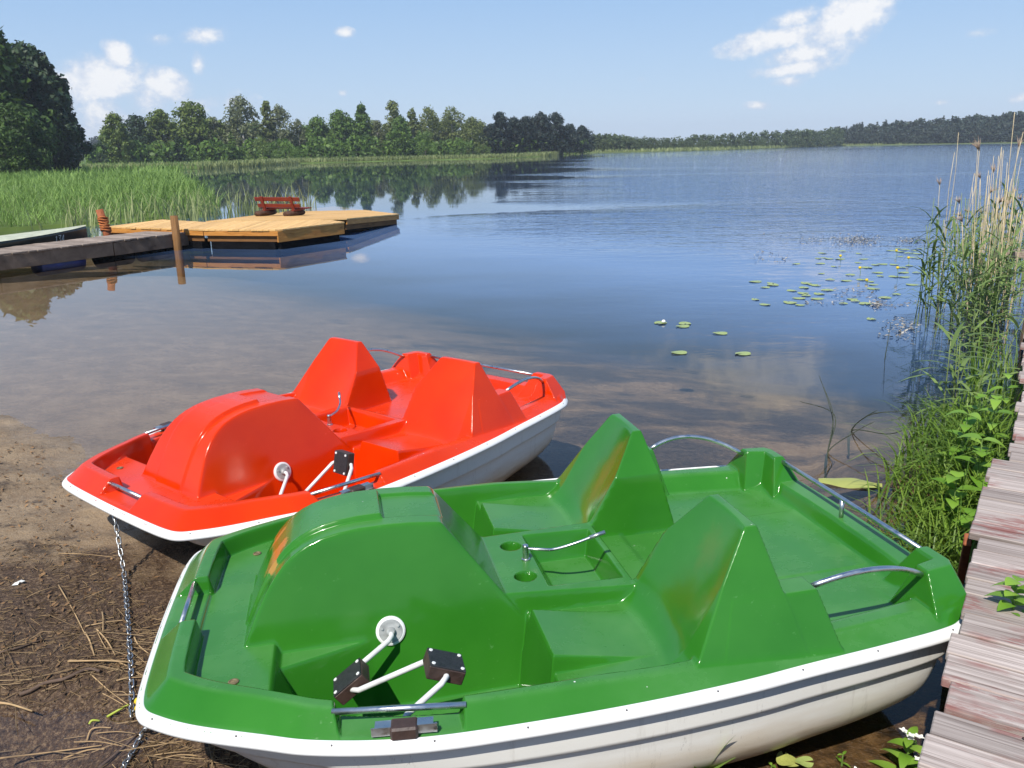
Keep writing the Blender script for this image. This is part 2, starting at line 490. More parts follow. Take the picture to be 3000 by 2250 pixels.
def white_hull():
    m, nt, bs, out = mat("hull_gelcoat")
    co = objco(nt)
    sep = nd(nt, "ShaderNodeSeparateXYZ"); nt.links.new(co, sep.inputs[0])
    n = noise(nt, objco(nt, (2, 2, 10)), 2.0, 5)
    zz = math_(nt, 'ADD', sep.outputs[2], math_(nt, 'MULTIPLY', math_(nt, 'SUBTRACT', n, .5), .16))
    c = ramp(nt, zz, [(.04, (.09, .055, .022)), (.10, (.30, .21, .11)), (.17, (.66, .58, .46)), (.27, (.79, .77, .71))])
    st = noise(nt, objco(nt, (14, 14, 2)), 1.2, 5, .7)
    c = mixc(nt, math_(nt, 'MULTIPLY', ramp(nt, st, [(.60, (0, 0, 0)), (.72, (1, 1, 1))]), .35), c, (.42, .38, .31))
    sc = noise(nt, objco(nt, (30, 30, 9)), 1.3, 6, .8)
    sm = noise(nt, objco(nt), 2.2, 4, .6)
    k = math_(nt, 'MULTIPLY', ramp(nt, sc, [(.60, (0, 0, 0)), (.68, (1, 1, 1))]), ramp(nt, sm, [(.48, (0, 0, 0)), (.60, (1, 1, 1))]))
    c = mixc(nt, math_(nt, 'MULTIPLY', k, .55), c, (.16, .14, .11))
    nt.links.new(c, bs.inputs["Base Color"]); bs.inputs["Roughness"].default_value = .32
    bump(nt, bs, noise(nt, objco(nt), 9, 2), .08, .01)
    return m
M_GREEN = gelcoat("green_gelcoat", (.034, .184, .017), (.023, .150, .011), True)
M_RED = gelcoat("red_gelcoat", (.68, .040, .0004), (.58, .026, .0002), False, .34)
M_WHITE = simple("rim_gelcoat", (.78, .78, .76), .28, var=.05, vscale=5)
M_HULL = white_hull()
def metal(name, c, rough, var=.1):
    m, nt, bs, out = mat(name)
    n = noise(nt, objco(nt), 30, 3)
    nt.links.new(ramp(nt, n, [(.3, tuple(x * (1 - var) for x in c)), (.7, c)]), bs.inputs["Base Color"])
    nt.links.new(ramp(nt, n, [(.3, (rough * .7,) * 3), (.75, (min(1, rough * 1.5),) * 3)]), bs.inputs["Roughness"])
    bs.inputs["Metallic"].default_value = 1
    return m
M_CHROME = metal("chrome_tube", (.60, .61, .62), .32)
M_PLATE = simple('grey_plate', (.34, .35, .34), .45, var=.25, vscale=40, spec=.4)
M_ALU = metal("grey_aluminium", (.62, .63, .62), .35)
M_ZINC = metal("zinc_chain", (.55, .56, .56), .38, .35)
M_RODW = simple("white_painted_rod", (.66, .66, .64), .35, var=.1, vscale=30)
M_BLOCK = simple("brown_wood_block", (.050, .028, .022), .55, var=.3, vscale=25, bumpk=.3)
M_RUBBER = simple("black_rubber", (.018, .019, .022), .6, var=.3, vscale=60, bumpk=.4, bscale=160)

AX = np.array([.680, 0, -.012])              # pedal axle line
def crank_parts(root, side, ph, mats, spin):
    """one crank with two pedals; side -1 is the near side; ph is the arm angle of the outer pedal"""
    def P(r, y): 
        return b2l((AX[0] + r * math.cos(ph), side * y, AX[2] + r * math.sin(ph)))
    Rr = .140
    pts = [P(0, .235), P(0, .285), P(-.012, .302), P(-Rr + .02, .352), P(-Rr, .368), P(-Rr, .452), P(-Rr + .02, .470), P(Rr - .02, .512), P(Rr, .530), P(Rr, .628), P(Rr - .018, .646), P(.012, .694), P(0, .71), P(0, .80)]
    t = MB().tube(pts, .0085 * S, 10)
    ck = t.build('crank', M_RODW, root, True)
    # hub on the housing wall
    tilt = math.atan(.26)
    rot = Matrix.Rotation(-side * (R(90) - tilt), 3, 'X')
    c0 = b2l((AX[0], side * .249, AX[2]))
    hub = MB().lathe([(.0, -.012), (.042 * S, -.012), (.046 * S, -.002), (.046 * S, .007), (.041 * S, .010), (.0, .010)], c0, rot, 32).build('hub_plate', M_WHITE, ck, False)
    cap = MB().lathe([(.0, .009), (.037 * S, .009), (.037 * S, .0115), (.015 * S, .0125), (.014 * S, .022), (.010 * S, .027), (.0, .027)], c0, rot, 28)
    for k in range(3):
        a = k * 2.094 + .6
        v = rot @ Vector((.029 * S * math.cos(a), .029 * S * math.sin(a), .014))
        cap.lathe([(.0, -.002), (.0055, -.002), (.0055, .003), (.0, .0035)], Vector(c0) + v, rot, 10)
    cap.build('hub_cap', M_PLATE, ck, False)
    for (r, ya, yb, sp_) in ((-Rr, .365, .455, spin[0]), (Rr, .532, .624, spin[1])):
        c = Vector(P(r, (ya + yb) / 2))
        ro = Matrix.Rotation(sp_, 3, 'Y')
        L = (yb - ya) * S
        blk = MB().bbox(c, (.104 * S, L, .040 * S), ro, .003).build('pedal', M_BLOCK, ck, False)
        pad = MB()
        off = ro @ Vector((0, 0, .0215 * S))
        pad.bbox(c + off, (.102 * S, L * .97, .005 * S), ro, .001)
        pad.build('pedal_pad', M_RUBBER, ck, False)
        for sx in (-1, 1):
            for sy in (-1, 1):
                v = ro @ Vector((sx * .042 * S, sy * L * .36, .0245 * S))
                MB().lathe([(0, -.001), (.0065, -.001), (.006, .002), (0, .0025)], c + v, ro, 10).build('pedal_screw', M_WHITE, ck, False)
    # bearing on the sill
    zb = .0165
    br = MB()
    cc = b2l((AX[0], side * .782, zb))
    tiltz = Matrix.Rotation(side * .13, 3, 'Z')
    br.box(Vector(cc) + Vector((0, 0, .020)), (.165, .030, .004), tiltz)
    br.box(Vector(cc) + tiltz @ Vector((0, side * .0165, .0085)), (.185, .003, .027), tiltz)
    br.tube([Vector(cc) + tiltz @ Vector((.088, 0, .008)), Vector(cc) + tiltz @ Vector((.088, side * .018, .008))], .006, 10)
    b = br.build('axle_bracket', M_ALU, ck, False)
    MB().bbox(Vector(cc) + tiltz @ Vector((0, side * .008, .006)), (.078, .056, .040), tiltz, .006).build('axle_block', M_BLOCK, ck, False)
    return ck
_rv = MB().lathe([(0, 0), (.0036, 0), (.0032, .0014), (0, .002)], (0, 0, 0), None, 8)
RIVET = raw_mesh('rivet', np.array([tuple(v) for v in _rv.V]), _rv.F, True)
M_RIVET = simple('dark_rivet', (.12, .11, .11), .5)
M_PLUG = simple('drain_plug', (.16, .12, .06), .6, var=.4, vscale=60)
def arc(a, m, b, n=12):
    a, m, b = map(np.array, (a, m, b)); c = 2 * m - (a + b) / 2
    return [b2l(a * (1 - t) ** 2 + c * 2 * t * (1 - t) + b * t * t) for t in np.linspace(0, 1, n)]
def pedal_boat(name, label, pose_R, pose_t, mdeck, ph, spin, lever):
    root = empty(name, label=label, cat="pedal boat")
    Rm = Matrix([[float(v) for v in r_] for r_ in pose_R]).to_quaternion().to_matrix()
    loc = Vector(pose_t) + Vector((0, 0, HC)) + Rm @ Vector(BO * S)
    root.matrix_world = Matrix.Translation(loc) @ Rm.to_4x4()
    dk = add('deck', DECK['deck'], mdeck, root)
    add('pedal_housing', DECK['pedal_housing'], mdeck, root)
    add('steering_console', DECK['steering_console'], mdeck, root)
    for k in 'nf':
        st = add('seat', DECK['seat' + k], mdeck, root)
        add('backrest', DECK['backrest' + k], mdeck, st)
    add('rim', RIM, M_WHITE, root)
    add('hull', HULL, M_HULL, root)
    seg = np.linalg.norm(np.diff(OUT, axis=0), axis=1); cum = np.concatenate([[0], np.cumsum(seg)])
    for s_ in np.arange(.12, cum[-1], .262):
        k = int(np.searchsorted(cum, s_)) % len(OUT); q = OUT[k] - ON[k] * .0125
        o = add('rivet', RIVET, M_RIVET, root); nrm = Vector((ON[k][0] * .7, ON[k][1] * .7, .72))
        o.matrix_basis = Matrix.Translation(Vector(b2l((q[0], q[1], -.0003)))) @ nrm.to_track_quat('Z', 'Y').to_matrix().to_4x4()
    for s_ in (-1, 1):
        MB().lathe([(0, 0), (.017, 0), (.017, .003), (.012, .0045), (.010, .002), (0, .002)], b2l((.225, s_ * .425, .001)), None, 18).build('drain_plug', M_PLUG, root)
    r = .0088 * S
    MB().tube([b2l((.046, -.146, .050)), b2l((.046, .146, .050))], r, 10).build('grab_bar', M_CHROME, root, True)
    for s in (-1, 1):
        MB().tube([b2l((.502, s * .700, .043)), b2l((.842, s * .764, .043))], r, 10).build('grab_bar', M_CHROME, root, True)
        MB().tube(arc((1.885, s * .644, .158), (2.09, s * .657, .190), (2.302, s * .588, .105), 14), r, 10).build('handrail', M_CHROME, root, True)
    rr = MB().tube([b2l((2.412, -.462, .106)), b2l((2.414, -.2, .107)), b2l((2.415, .2, .107)), b2l((2.412, .462, .106))], r, 10).build('handrail', M_CHROME, root, True)
    MB().tube([b2l((2.412, .01, .028)), b2l((2.413, .01, .104))], r * 1.0, 10).build('rail_post', M_CHROME, rr, True)
    for s in (-1, 1):
        crank_parts(root, s, ph if s < 0 else R(10), None, spin)
    # steering lever on a chrome post
    c = b2l((1.176, 0, .040))
    lv = MB().lathe([(0, 0), (.017, 0), (.017, .006), (.0125, .008), (.0125, .060), (.010, .064), (0, .065)], c, None, 18)
    lo = lv.build('steering_post', M_CHROME, root, False)
    a = lever
    d = Vector((math.cos(a), -math.sin(a), 0)); n = Vector((-d.y, d.x, 0))
    b = Vector(c) + Vector((0, 0, .048))
    pts = [b, b + d * .05 + Vector((0, 0, -.002)), b + d * .11 + n * -.018 + Vector((0, 0, .006)), b + d * .19 + n * -.018 + Vector((0, 0, .03)), b + d * .27 + n * .006 + Vector((0, 0, .052))]
    MB().tube(catmull(pts, 5), .0062, 8).build('steering_lever', M_CHROME, lo, True)
    MB().tube([Vector(pts[-1]) - (Vector(pts[-1]) - Vector(pts[-2])).normalized() * .02, Vector(pts[-1]) + (Vector(pts[-1]) - Vector(pts[-2])).normalized() * .045], .0085, 8).build('lever_grip', M_ALU, lo, True)
    return root
RG = [[.979, -.204, -.026], [.205, .979, .022], [.021, -.026, .999]]
RR = [[.634, -.773, -.012], [.773, .634, .004], [.004, -.011, 1.0]]
green = pedal_boat('pedal_boat', 'green pedal boat with white hull pulled up beside the boardwalk', RG, (-1.245, 2.731, -1.642), M_GREEN, R(23), (R(-36), R(22)), R(18))
red = pedal_boat('pedal_boat', 'glossy red pedal boat with white rim, bow on the sand behind the green one', RR, (-1.938, 3.802, -1.650), M_RED, R(36), (R(20), R(-78)), R(-35))
# ================================================================ lake, bed, banks, sky
SUN_EL, SUN_AZ = R(52), math.atan2(-.43, -.903)        # azimuth: x = sin, y = cos
to_sun = Vector((math.sin(SUN_AZ) * math.cos(SUN_EL), math.cos(SUN_AZ) * math.cos(SUN_EL), math.sin(SUN_EL)))
sl = bpy.data.lights.new("sun", 'SUN'); sl.energy = 4.9; sl.angle = R(.53); sl.color = (1, .955, .88)
so = bpy.data.objects.new("sun", sl); col.objects.link(so)
so.rotation_euler = to_sun.to_track_quat('Z', 'Y').to_euler()

def shore_s(x, y):                                     # metres inland of the water's edge (negative: in the lake)
    s = (x + 2.07) * -.717 + (y - 4.2) * -.697 + .22
    return s + vnoise(x, y, .9) * .42 + vnoise(x + 9, y, 2.3) * .16
PA, PB = np.array([1.02, 1.74]), np.array([3.5, 5.54]) # left edge of the boardwalk
PD = (PB - PA) / np.linalg.norm(PB - PA); PN = np.array([PD[1], -PD[0]])   # along it, and to its right
def bed_z(x, y):
    s = shore_s(x, y)
    land = .045 * s + .03 * np.clip(s, 0, .5) + .012 * np.clip(s, 0, 3) + (vnoise(x, y, 3.1) * .030 + vnoise(x, y, 8) * .018 + vnoise(x, y, 19) * .010) * np.clip((s + .25) * 2.5, 0, 1)
    w = np.clip(-s, 0, None)
    deep = -(.045 * w + .0085 * w * w); deep = np.maximum(deep, -.95)
    deep = deep + vnoise(x, y, 1.2) * .05 * np.clip(w, 0, 1)
    z = np.where(s > 0, np.minimum(land, .35 + 0 * land), deep)
    for (cx, cy, rx, ry, dp) in ((-1.76, 2.46, .40, .22, .21), (-2.55, 2.0, .7, .5, .2)):   # puddle by the debris
        z = z - dp * np.exp(-(((x - cx) / rx) ** 2 + ((y - cy) / ry) ** 2))
    a = (x - PA[0]) * PD[0] + (y - PA[1]) * PD[1]; b = (x - PA[0]) * PN[0] + (y - PA[1]) * PN[1]
    bank = .05 - .50 * np.clip(-b - .50, 0, None) + vnoise(x, y, 4) * .06
    bank = np.where((a > 2.55) & (a < 5.2), bank, -9)
    fade = np.clip((a - 2.55) / .6, 0, 1) * np.clip((5.2 - a) / 1.2, 0, 1)
    bank = np.where(bank > -8, z + (np.maximum(bank, z) - z) * fade, z)
    return np.maximum(z, bank)
def warp(fine0, fine1, d, lo, hi):
    a = list(np.arange(fine0, fine1, d)); st = d; v = fine1
    while v < hi: a.append(v); st *= 1.16; v += st
    a.append(hi); st = d; v = fine0
    while v > lo: st *= 1.16; v -= st; a.insert(0, max(v, lo))
    return np.array(sorted(set(a)))
bx = warp(-4.6, 3.6, .036, -900, 900); by = warp(1.2, 7.2, .036, -60, 1500)
BX, BY = np.meshgrid(bx, by, indexing='ij')
BZ = bed_z(BX, BY)
far_ = (BX ** 2 + BY ** 2) > 120 ** 2
BZ = np.where(far_, np.minimum(BZ, -1.5), BZ)
BZ = np.where((BX < -14) & (~far_), np.minimum(BZ, -.6), BZ)
gi = np.arange(BX.size).reshape(BX.shape)
gq = np.stack([gi[:-1, :-1], gi[1:, :-1], gi[1:, 1:], gi[:-1, 1:]], -1).reshape(-1, 4)
def bed_mat():
    m, nt, bs, out = mat("shore_bed")
    p = geo(nt)
    sep = nd(nt, "ShaderNodeSeparateXYZ"); nt.links.new(p, sep.inputs[0])
    sx = math_(nt, 'MULTIPLY', math_(nt, 'ADD', sep.outputs[0], 2.07), -.717)
    s = math_(nt, 'ADD', sx, math_(nt, 'MULTIPLY', math_(nt, 'ADD', sep.outputs[1], -4.2), -.697))
    big = noise(nt, p, .9, 4, .6); mid = noise(nt, p, 3.2, 6, .65); fine = noise(nt, p, 26, 5, .7)
    sand = ramp(nt, mid, [(.3, (.115, .066, .030)), (.5, (.225, .143, .076)), (.7, (.335, .228, .130))])
    sand = mixc(nt, .35, sand, ramp(nt, fine, [(.3, (.22, .15, .08)), (.7, (.46, .37, .25))]))
    weed = ramp(nt, fine, [(.3, (.035, .030, .026)), (.7, (.13, .10, .075))])
    # patches of weed and silt under water
    wm = math_(nt, 'ADD', math_(nt, 'MULTIPLY', noise(nt, geo(nt, (.55, 1.0, 1)), 1.5, 6, .68), .75), math_(nt, 'MULTIPLY', big, .35))
    right = math_(nt, 'MAXIMUM', math_(nt, 'MULTIPLY', math_(nt, 'ADD', sep.outputs[0], 1.0), .06), -.11)
    wm = math_(nt, 'ADD', wm, math_(nt, 'MINIMUM', right, .085))
    c = mixc(nt, ramp(nt, wm, [(.55, (0, 0, 0)), (.68, (1, 1, 1))]), sand, weed)
    dk_ = math_(nt, 'MULTIPLY', ramp(nt, noise(nt, geo(nt, (1.6, 2.6, 1)), 1.7, 7, .75), [(.54, (0, 0, 0)), (.63, (1, 1, 1))]), ramp(nt, s, [(.0, (0, 0, 0)), (.25, (1, 1, 1))]))
    c = mixc(nt, math_(nt, 'MULTIPLY', dk_, .8), c, (.035, .022, .014))
    # dark humus and rotted straw above the water's edge
    hm = math_(nt, 'ADD', math_(nt, 'ADD', s, -.05), math_(nt, 'MULTIPLY', math_(nt, 'SUBTRACT', mid, .5), 1.1))
    hm = math_(nt, 'ADD', hm, math_(nt, 'MULTIPLY', math_(nt, 'SUBTRACT', big, .5), 1.8))
    xr = math_(nt, 'MULTIPLY', math_(nt, 'ADD', sep.outputs[0], 2.35), .55)
    hm = math_(nt, 'ADD', hm, math_(nt, 'MINIMUM', xr, .5))
    humus = ramp(nt, noise(nt, p, 60, 5, .75), [(.30, (.016, .009, .005)), (.5, (.075, .042, .022)), (.68, (.24, .16, .09))])
    c = mixc(nt, ramp(nt, hm, [(.30, (0, 0, 0)), (.55, (1, 1, 1))]), c, humus)
    # black mud beyond the boardwalk side
    a = math_(nt, 'ADD', math_(nt, 'MULTIPLY', sep.outputs[0], float(PN[0])), math_(nt, 'MULTIPLY', sep.outputs[1], float(PN[1])))
    b0 = float(PA @ PN)
    mud = ramp(nt, noise(nt, p, 9, 6, .7), [(.35, (.018, .011, .006)), (.55, (.11, .06, .022)), (.7, (.20, .115, .045))])
    near = math_(nt, 'GREATER_THAN', -1.0, 0) if False else None
    nb = ramp(nt, math_(nt, 'SUBTRACT', a, b0), [(0.0, (0, 0, 0)), (1.0, (0, 0, 0))])
    rb = math_(nt, 'ADD', math_(nt, 'SUBTRACT', a, b0), 1.15)
    c = mixc(nt, ramp(nt, rb, [(.2, (0, 0, 0)), (.65, (1, 1, 1))]), c, mud)
    # deeper floor darker: light lost in the water is put into its colour
    c = mixc(nt, ramp(nt, math_(nt, 'MULTIPLY', sep.outputs[2], -1.0), [(.48, (0, 0, 0)), (.93, (1, 1, 1))]), c, (.030, .048, .055))
    nt.links.new(c, bs.inputs["Base Color"])
    wet = ramp(nt, math_(nt, 'ADD', sep.outputs[2], math_(nt, 'MULTIPLY', math_(nt, 'SUBTRACT', mid, .5), .06)), [(.0, (.25,) * 3), (.05, (.75,) * 3)])
    nt.links.new(wet, bs.inputs["Roughness"])
    bs.inputs["Specular IOR Level"].default_value = .4
    hh = math_(nt, 'ADD', math_(nt, 'MULTIPLY', fine, .6), math_(nt, 'MULTIPLY', noise(nt, p, 90, 4, .7), .4))
    bump(nt, bs, hh, .9, .025)
    return m
bed = add('lake_bed', raw_mesh('lake_bed', np.stack([BX.ravel(), BY.ravel(), BZ.ravel()], 1), gq, True), bed_mat())
tag(bed, kind='structure')

# ---- water: one closed body, clear brown near the shore
def water_mat():
    m, nt, bs, out = mat("lake_water")
    nt.nodes.remove(bs)
    p = geo(nt)
    sep = nd(nt, "ShaderNodeSeparateXYZ"); nt.links.new(p, sep.inputs[0])
    # wind: calm by the shore, ruffled in streaks farther out
    dist = math_(nt, 'SQRT', math_(nt, 'ADD', math_(nt, 'POWER', sep.outputs[0], 2), math_(nt, 'POWER', sep.outputs[1], 2)))
    wind = noise(nt, geo(nt, (.020, .075, 1)), 1.0, 3, .5)
    side = math_(nt, 'MULTIPLY', math_(nt, 'ADD', sep.outputs[0], -1.0), .02)
    side = math_(nt, 'MINIMUM', math_(nt, 'MAXIMUM', side, -.10), .14)
    w = ramp(nt, math_(nt, 'ADD', wind, side), [(.40, (.10,) * 3), (.62, (1, 1, 1))])
    outm = ramp(nt, math_(nt, 'DIVIDE', dist, 60.0), [(.10, (.035,) * 3), (.24, (.10,) * 3), (.42, (1, 1, 1))])
    # the wooded point shelters the water on its left; the open lake is ruffled
    lee = math_(nt, 'SUBTRACT', sep.outputs[0], math_(nt, 'MULTIPLY', sep.outputs[1], .10))
    lee = math_(nt, 'ADD', lee, math_(nt, 'MULTIPLY', math_(nt, 'SUBTRACT', wind, .5), 26.0))
    leeward = math_(nt, 'SUBTRACT', 1.0, math_(nt, 'MULTIPLY', ramp(nt, math_(nt, 'ADD', math_(nt, 'DIVIDE', lee, 30.0), .5), [(.30, (1, 1, 1)), (.56, (0, 0, 0))]), ramp(nt, math_(nt, 'DIVIDE', sep.outputs[1], 60.0), [(.38, (0, 0, 0)), (.55, (1, 1, 1))])))
    lee = ramp(nt, math_(nt, 'ADD', math_(nt, 'DIVIDE', lee, 24.0), .5), [(.35, (.045,) * 3), (.62, (1, 1, 1))])
    amp = math_(nt, 'MULTIPLY', math_(nt, 'MULTIPLY', w, outm), lee)
    amp = math_(nt, 'MULTIPLY', amp, ramp(nt, math_(nt, 'DIVIDE', dist, 200.0), [(.16, (.75,) * 3), (.5, (.30,) * 3)]))
    tilt = nd(nt, "ShaderNodeMapping"); tilt.inputs["Scale"].default_value = (1.0, 1.9, 1); tilt.inputs["Rotation"].default_value = (0, 0, .25)
    nt.links.new(p, tilt.inputs[0])
    n1 = noise(nt, tilt.outputs[0], 2.3, 3, .55, .4); n2 = noise(nt, tilt.outputs[0], .55, 2, .5, .3); n3 = noise(nt, tilt.outputs[0], 8, 2, .5)
    hgt = math_(nt, 'ADD', math_(nt, 'MULTIPLY', n1, .085), math_(nt, 'ADD', math_(nt, 'MULTIPLY', n2, .14), math_(nt, 'MULTIPLY', n3, .012)))
    hgt = math_(nt, 'MULTIPLY', hgt, amp)
    b = nd(nt, "ShaderNodeBump"); b.inputs["Strength"].default_value = 1.0; b.inputs["Distance"].default_value = 1.0
    nt.links.new(hgt, b.inputs["Height"])
    fr = nd(nt, "ShaderNodeFresnel"); fr.inputs["IOR"].default_value = 1.333; nt.links.new(b.outputs[0], fr.inputs["Normal"])
    gl = nd(nt, "ShaderNodeBsdfGlossy"); gl.inputs["Roughness"].default_value = .012; gl.inputs["Color"].default_value = (1, 1, 1, 1)
    nt.links.new(b.outputs[0], gl.inputs["Normal"])
    tr = nd(nt, "ShaderNodeBsdfTransparent"); tr.inputs["Color"].default_value = (1, 1, 1, 1)
    # sky reflection painted into the deeper water as diffuse blue
    s_ = math_(nt, 'ADD', math_(nt, 'MULTIPLY', math_(nt, 'ADD', sep.outputs[0], 2.07), -.717), math_(nt, 'MULTIPLY', math_(nt, 'ADD', sep.outputs[1], -4.2), -.697))
    s_ = math_(nt, 'ADD', s_, math_(nt, 'MULTIPLY', math_(nt, 'SUBTRACT', noise(nt, geo(nt, (.35, .7, 1)), 1.0, 3), .5), 3.0))
    sky_wash = ramp(nt, math_(nt, 'MULTIPLY', s_, -.1), [(.46, (0, 0, 0)), (1.0, (.84,) * 3)])
    df = nd(nt, "ShaderNodeBsdfDiffuse"); df.inputs["Color"].default_value = (.092, .172, .350, 1)
    sky_wash = math_(nt, 'MULTIPLY', sky_wash, math_(nt, 'ADD', .22, math_(nt, 'MULTIPLY', leeward, .78)))   # less painted blue in the lee, so tree reflections stay dark
    bd = nd(nt, "ShaderNodeMixShader"); nt.links.new(sky_wash, bd.inputs[0]); nt.links.new(tr.outputs[0], bd.inputs[1]); nt.links.new(df.outputs[0], bd.inputs[2])
    mx = nd(nt, "ShaderNodeMixShader"); nt.links.new(fr.outputs[0], mx.inputs[0]); nt.links.new(bd.outputs[0], mx.inputs[1]); nt.links.new(gl.outputs[0], mx.inputs[2])
    nt.links.new(mx.outputs[0], out.inputs["Surface"])
    va = nd(nt, "ShaderNodeVolumeAbsorption"); va.inputs["Color"].default_value = (.66, .62, .52, 1); va.inputs["Density"].default_value = .13
    nt.links.new(va.outputs[0], out.inputs["Volume"])
    return m
wb = MB(); wb.box((0, 700, -1.5), (1790, 1500, 3.0))
water = wb.build('lake_water', water_mat()); tag(water, kind='structure')

# ---- meadow bank on the left, wooded shores
def land(name, poly, z, m, skirt=2.2):
    n = len(poly)
    mb = MB()
    P = np.array(poly, float)
    # shore vertices dip under water: outer ring (below), inner ring (at height)
    e = np.roll(P, -1, 0) - np.roll(P, 1, 0)
    nn = np.stack([e[:, 1], -e[:, 0]], 1); nn /= np.linalg.norm(nn, axis=1)[:, None] + 1e-9
    area = .5 * np.sum(P[:, 0] * np.roll(P[:, 1], -1) - np.roll(P[:, 0], -1) * P[:, 1])
    if area < 0: nn = -nn
    lo = [(p[0] + q[0] * skirt, p[1] + q[1] * skirt, -1.2) for p, q in zip(P, nn)]
    hi = [(p[0], p[1], z) for p in P]
    V = lo + hi
    F = [(k, (k + 1) % n, n + (k + 1) % n, n + k) for k in range(n)] + [tuple(range(n, 2 * n))]
    if area < 0: F = [f[::-1] for f in F]
    mb._add(V, F)
    o = mb.build(name, m); tag(o, kind='structure'); return o
M_MEADOW = simple("meadow_ground", (.085, .125, .030), .9, var=.35, vscale=.25, spec=.1)
meadow = land('meadow', [(-14.3, 22.6), (-12.4, 24.4), (-10.2, 26.8), (-11.0, 31), (-13.5, 38), (-19, 52), (-27, 72), (-38, 101), (-33, 134), (-18, 143), (-2, 149), (6, 166), (9, 186), (14, 200), (10, 212), (-20, 240), (-80, 300), (-420, 330), (-420, 10), (-40, 10), (-20, 19)], .10, M_MEADOW)
fshore = land('far_shore', [(12, 214), (34, 220), (60, 240), (92, 288), (124, 336), (150, 330), (188, 322), (260, 330), (500, 340), (880, 500), (880, 1300), (-800, 1300), (-800, 420), (-200, 330), (-60, 300)], .25, simple("far_bank", (.10, .13, .045), .9, var=.25, vscale=.1, spec=.1))

# ---- summer air
hz, hnt, hbs, hout = mat("summer_haze"); hnt.nodes.remove(hbs)
pv = nd(hnt, "ShaderNodeVolumePrincipled"); pv.inputs["Color"].default_value = (.80, .88, 1.0, 1); pv.inputs["Density"].default_value = .00042; pv.inputs["Anisotropy"].default_value = .0
hnt.links.new(pv.outputs[0], hout.inputs["Volume"])
hb = MB(); hb.box((0, 640, 13.0), (1840, 1460, 34.4)); tag(hb.build('haze', hz), kind='stuff')

# ---- sky
world = bpy.data.worlds.new("World"); scene.world = world; world.use_nodes = True
nt = world.node_tree; bg = nt.nodes["Background"]
sky = nt.nodes.new("ShaderNodeTexSky"); sky.sky_type = 'NISHITA'; sky.sun_disc = False
sky.sun_elevation = SUN_EL; sky.sun_rotation = SUN_AZ
sky.altitude = 100; sky.air_density = 1.0; sky.dust_density = .6; sky.ozone_density = 1.6
tc = nt.nodes.new("ShaderNodeTexCoord"); dirv = tc.outputs["Generated"]
def sky_dir(px, py):
    v = ray(px, py); return v / np.linalg.norm(v)
def cloud(px, py, wx, wy, tilt=0.0, dens=1.0):
    """soft-edged heap of cloud about a direction of the sky; widths in degrees"""
    d = sky_dir(px, py)
    right = np.cross(d, [0, 0, 1]); right /= np.linalg.norm(right); up = np.cross(right, d)
    a = R(tilt); r2 = math.cos(a) * right + math.sin(a) * up; u2 = -math.sin(a) * right + math.cos(a) * up
    def dot(v, s):
        n = nt.nodes.new("ShaderNodeVectorMath"); n.operation = 'DOT_PRODUCT'; nt.links.new(dirv, n.inputs[0]); n.inputs[1].default_value = tuple(v / math.radians(s)); return n.outputs["Value"]
    x = dot(r2, wx); y = dot(u2, wy); f = dot(d, math.degrees(1.0))
    rr = math_(nt, 'SQRT', math_(nt, 'ADD', math_(nt, 'POWER', x, 2), math_(nt, 'POWER', math_(nt, 'SUBTRACT', y, float(np.dot(d, u2)) / math.radians(wy)), 2)))
    q = math_(nt, 'SUBTRACT', 1.0, rr)
    q = math_(nt, 'MULTIPLY', q, math_(nt, 'GREATER_THAN', f, .3))
    return math_(nt, 'MULTIPLY', math_(nt, 'MAXIMUM', q, 0.0), dens)
mp = nt.nodes.new("ShaderNodeMapping"); mp.inputs["Scale"].default_value = (1, 1, 1.35); nt.links.new(dirv, mp.inputs[0])
cn = noise(nt, mp.outputs[0], 16, 8, .58); cn2 = noise(nt, mp.outputs[0], 56, 7, .66)
cl = None
for a in ((290, 235, 3.2, 1.7, 6, 1.35), (345, 165, 1.0, 1.3, 10, 1.35), (225, 235, 1.8, 1.1, 0, 1.1), (490, 255, 2.0, 1.2, -15, 1.05), (430, 290, 2.6, 1.6, 0, .75), (300, 320, 3.6, 2.2, 0, .62), (560, 310, 2.4, 1.1, 0, .5), (690, 300, 1.8, .8, 0, .38),
          (605, 100, 2.0, .75, 0, .95), (460, 112, 1.0, .45, 0, .55), (1010, 95, .75, .40, 0, .85), (582, 185, .5, .75, 0, .6), (1003, 272, .40, .25, 0, .5),
          (2400, 110, 3.6, 2.2, 14, .72), (2290, 110, 4.4, .95, 10, 1.15), (2330, 55, 2.2, .9, 10, .95), (2480, 50, 3.4, 1.5, 20, 1.15), (2540, 20, 2.4, 1.0, 14, 1.0), (2340, 160, 3.0, .85, 10, 1.0), (2320, 200, 3.2, .6, 6, .95), (2310, 240, 1.2, .5, 0, .7), (2215, 310, 1.2, .32, 0, .65), (2990, 288, 1.0, .55, 0, .75), (2860, 98, 1.1, .3, 0, .35), (1880, 232, .6, .25, 0, .4), (2760, 300, .7, .2, 0, .35),
          (2350, -420, 9.0, 3.4, 8, .75), (900, -900, 13, 4.0, 0, .55), (2900, -700, 8, 3, 0, .6)):
    q = cloud(*a)
    cl = q if cl is None else math_(nt, 'MAXIMUM', cl, q)
e = math_(nt, 'ADD', cl, math_(nt, 'MULTIPLY', math_(nt, 'SUBTRACT', cn, .5), 1.7))
e = math_(nt, 'ADD', e, math_(nt, 'MULTIPLY', math_(nt, 'SUBTRACT', cn2, .5), .7))
e = math_(nt, 'MULTIPLY', e, math_(nt, 'GREATER_THAN', cl, .001))
cm = ramp(nt, e, [(.04, (0, 0, 0)), (.70, (1, 1, 1))], 'EASE')
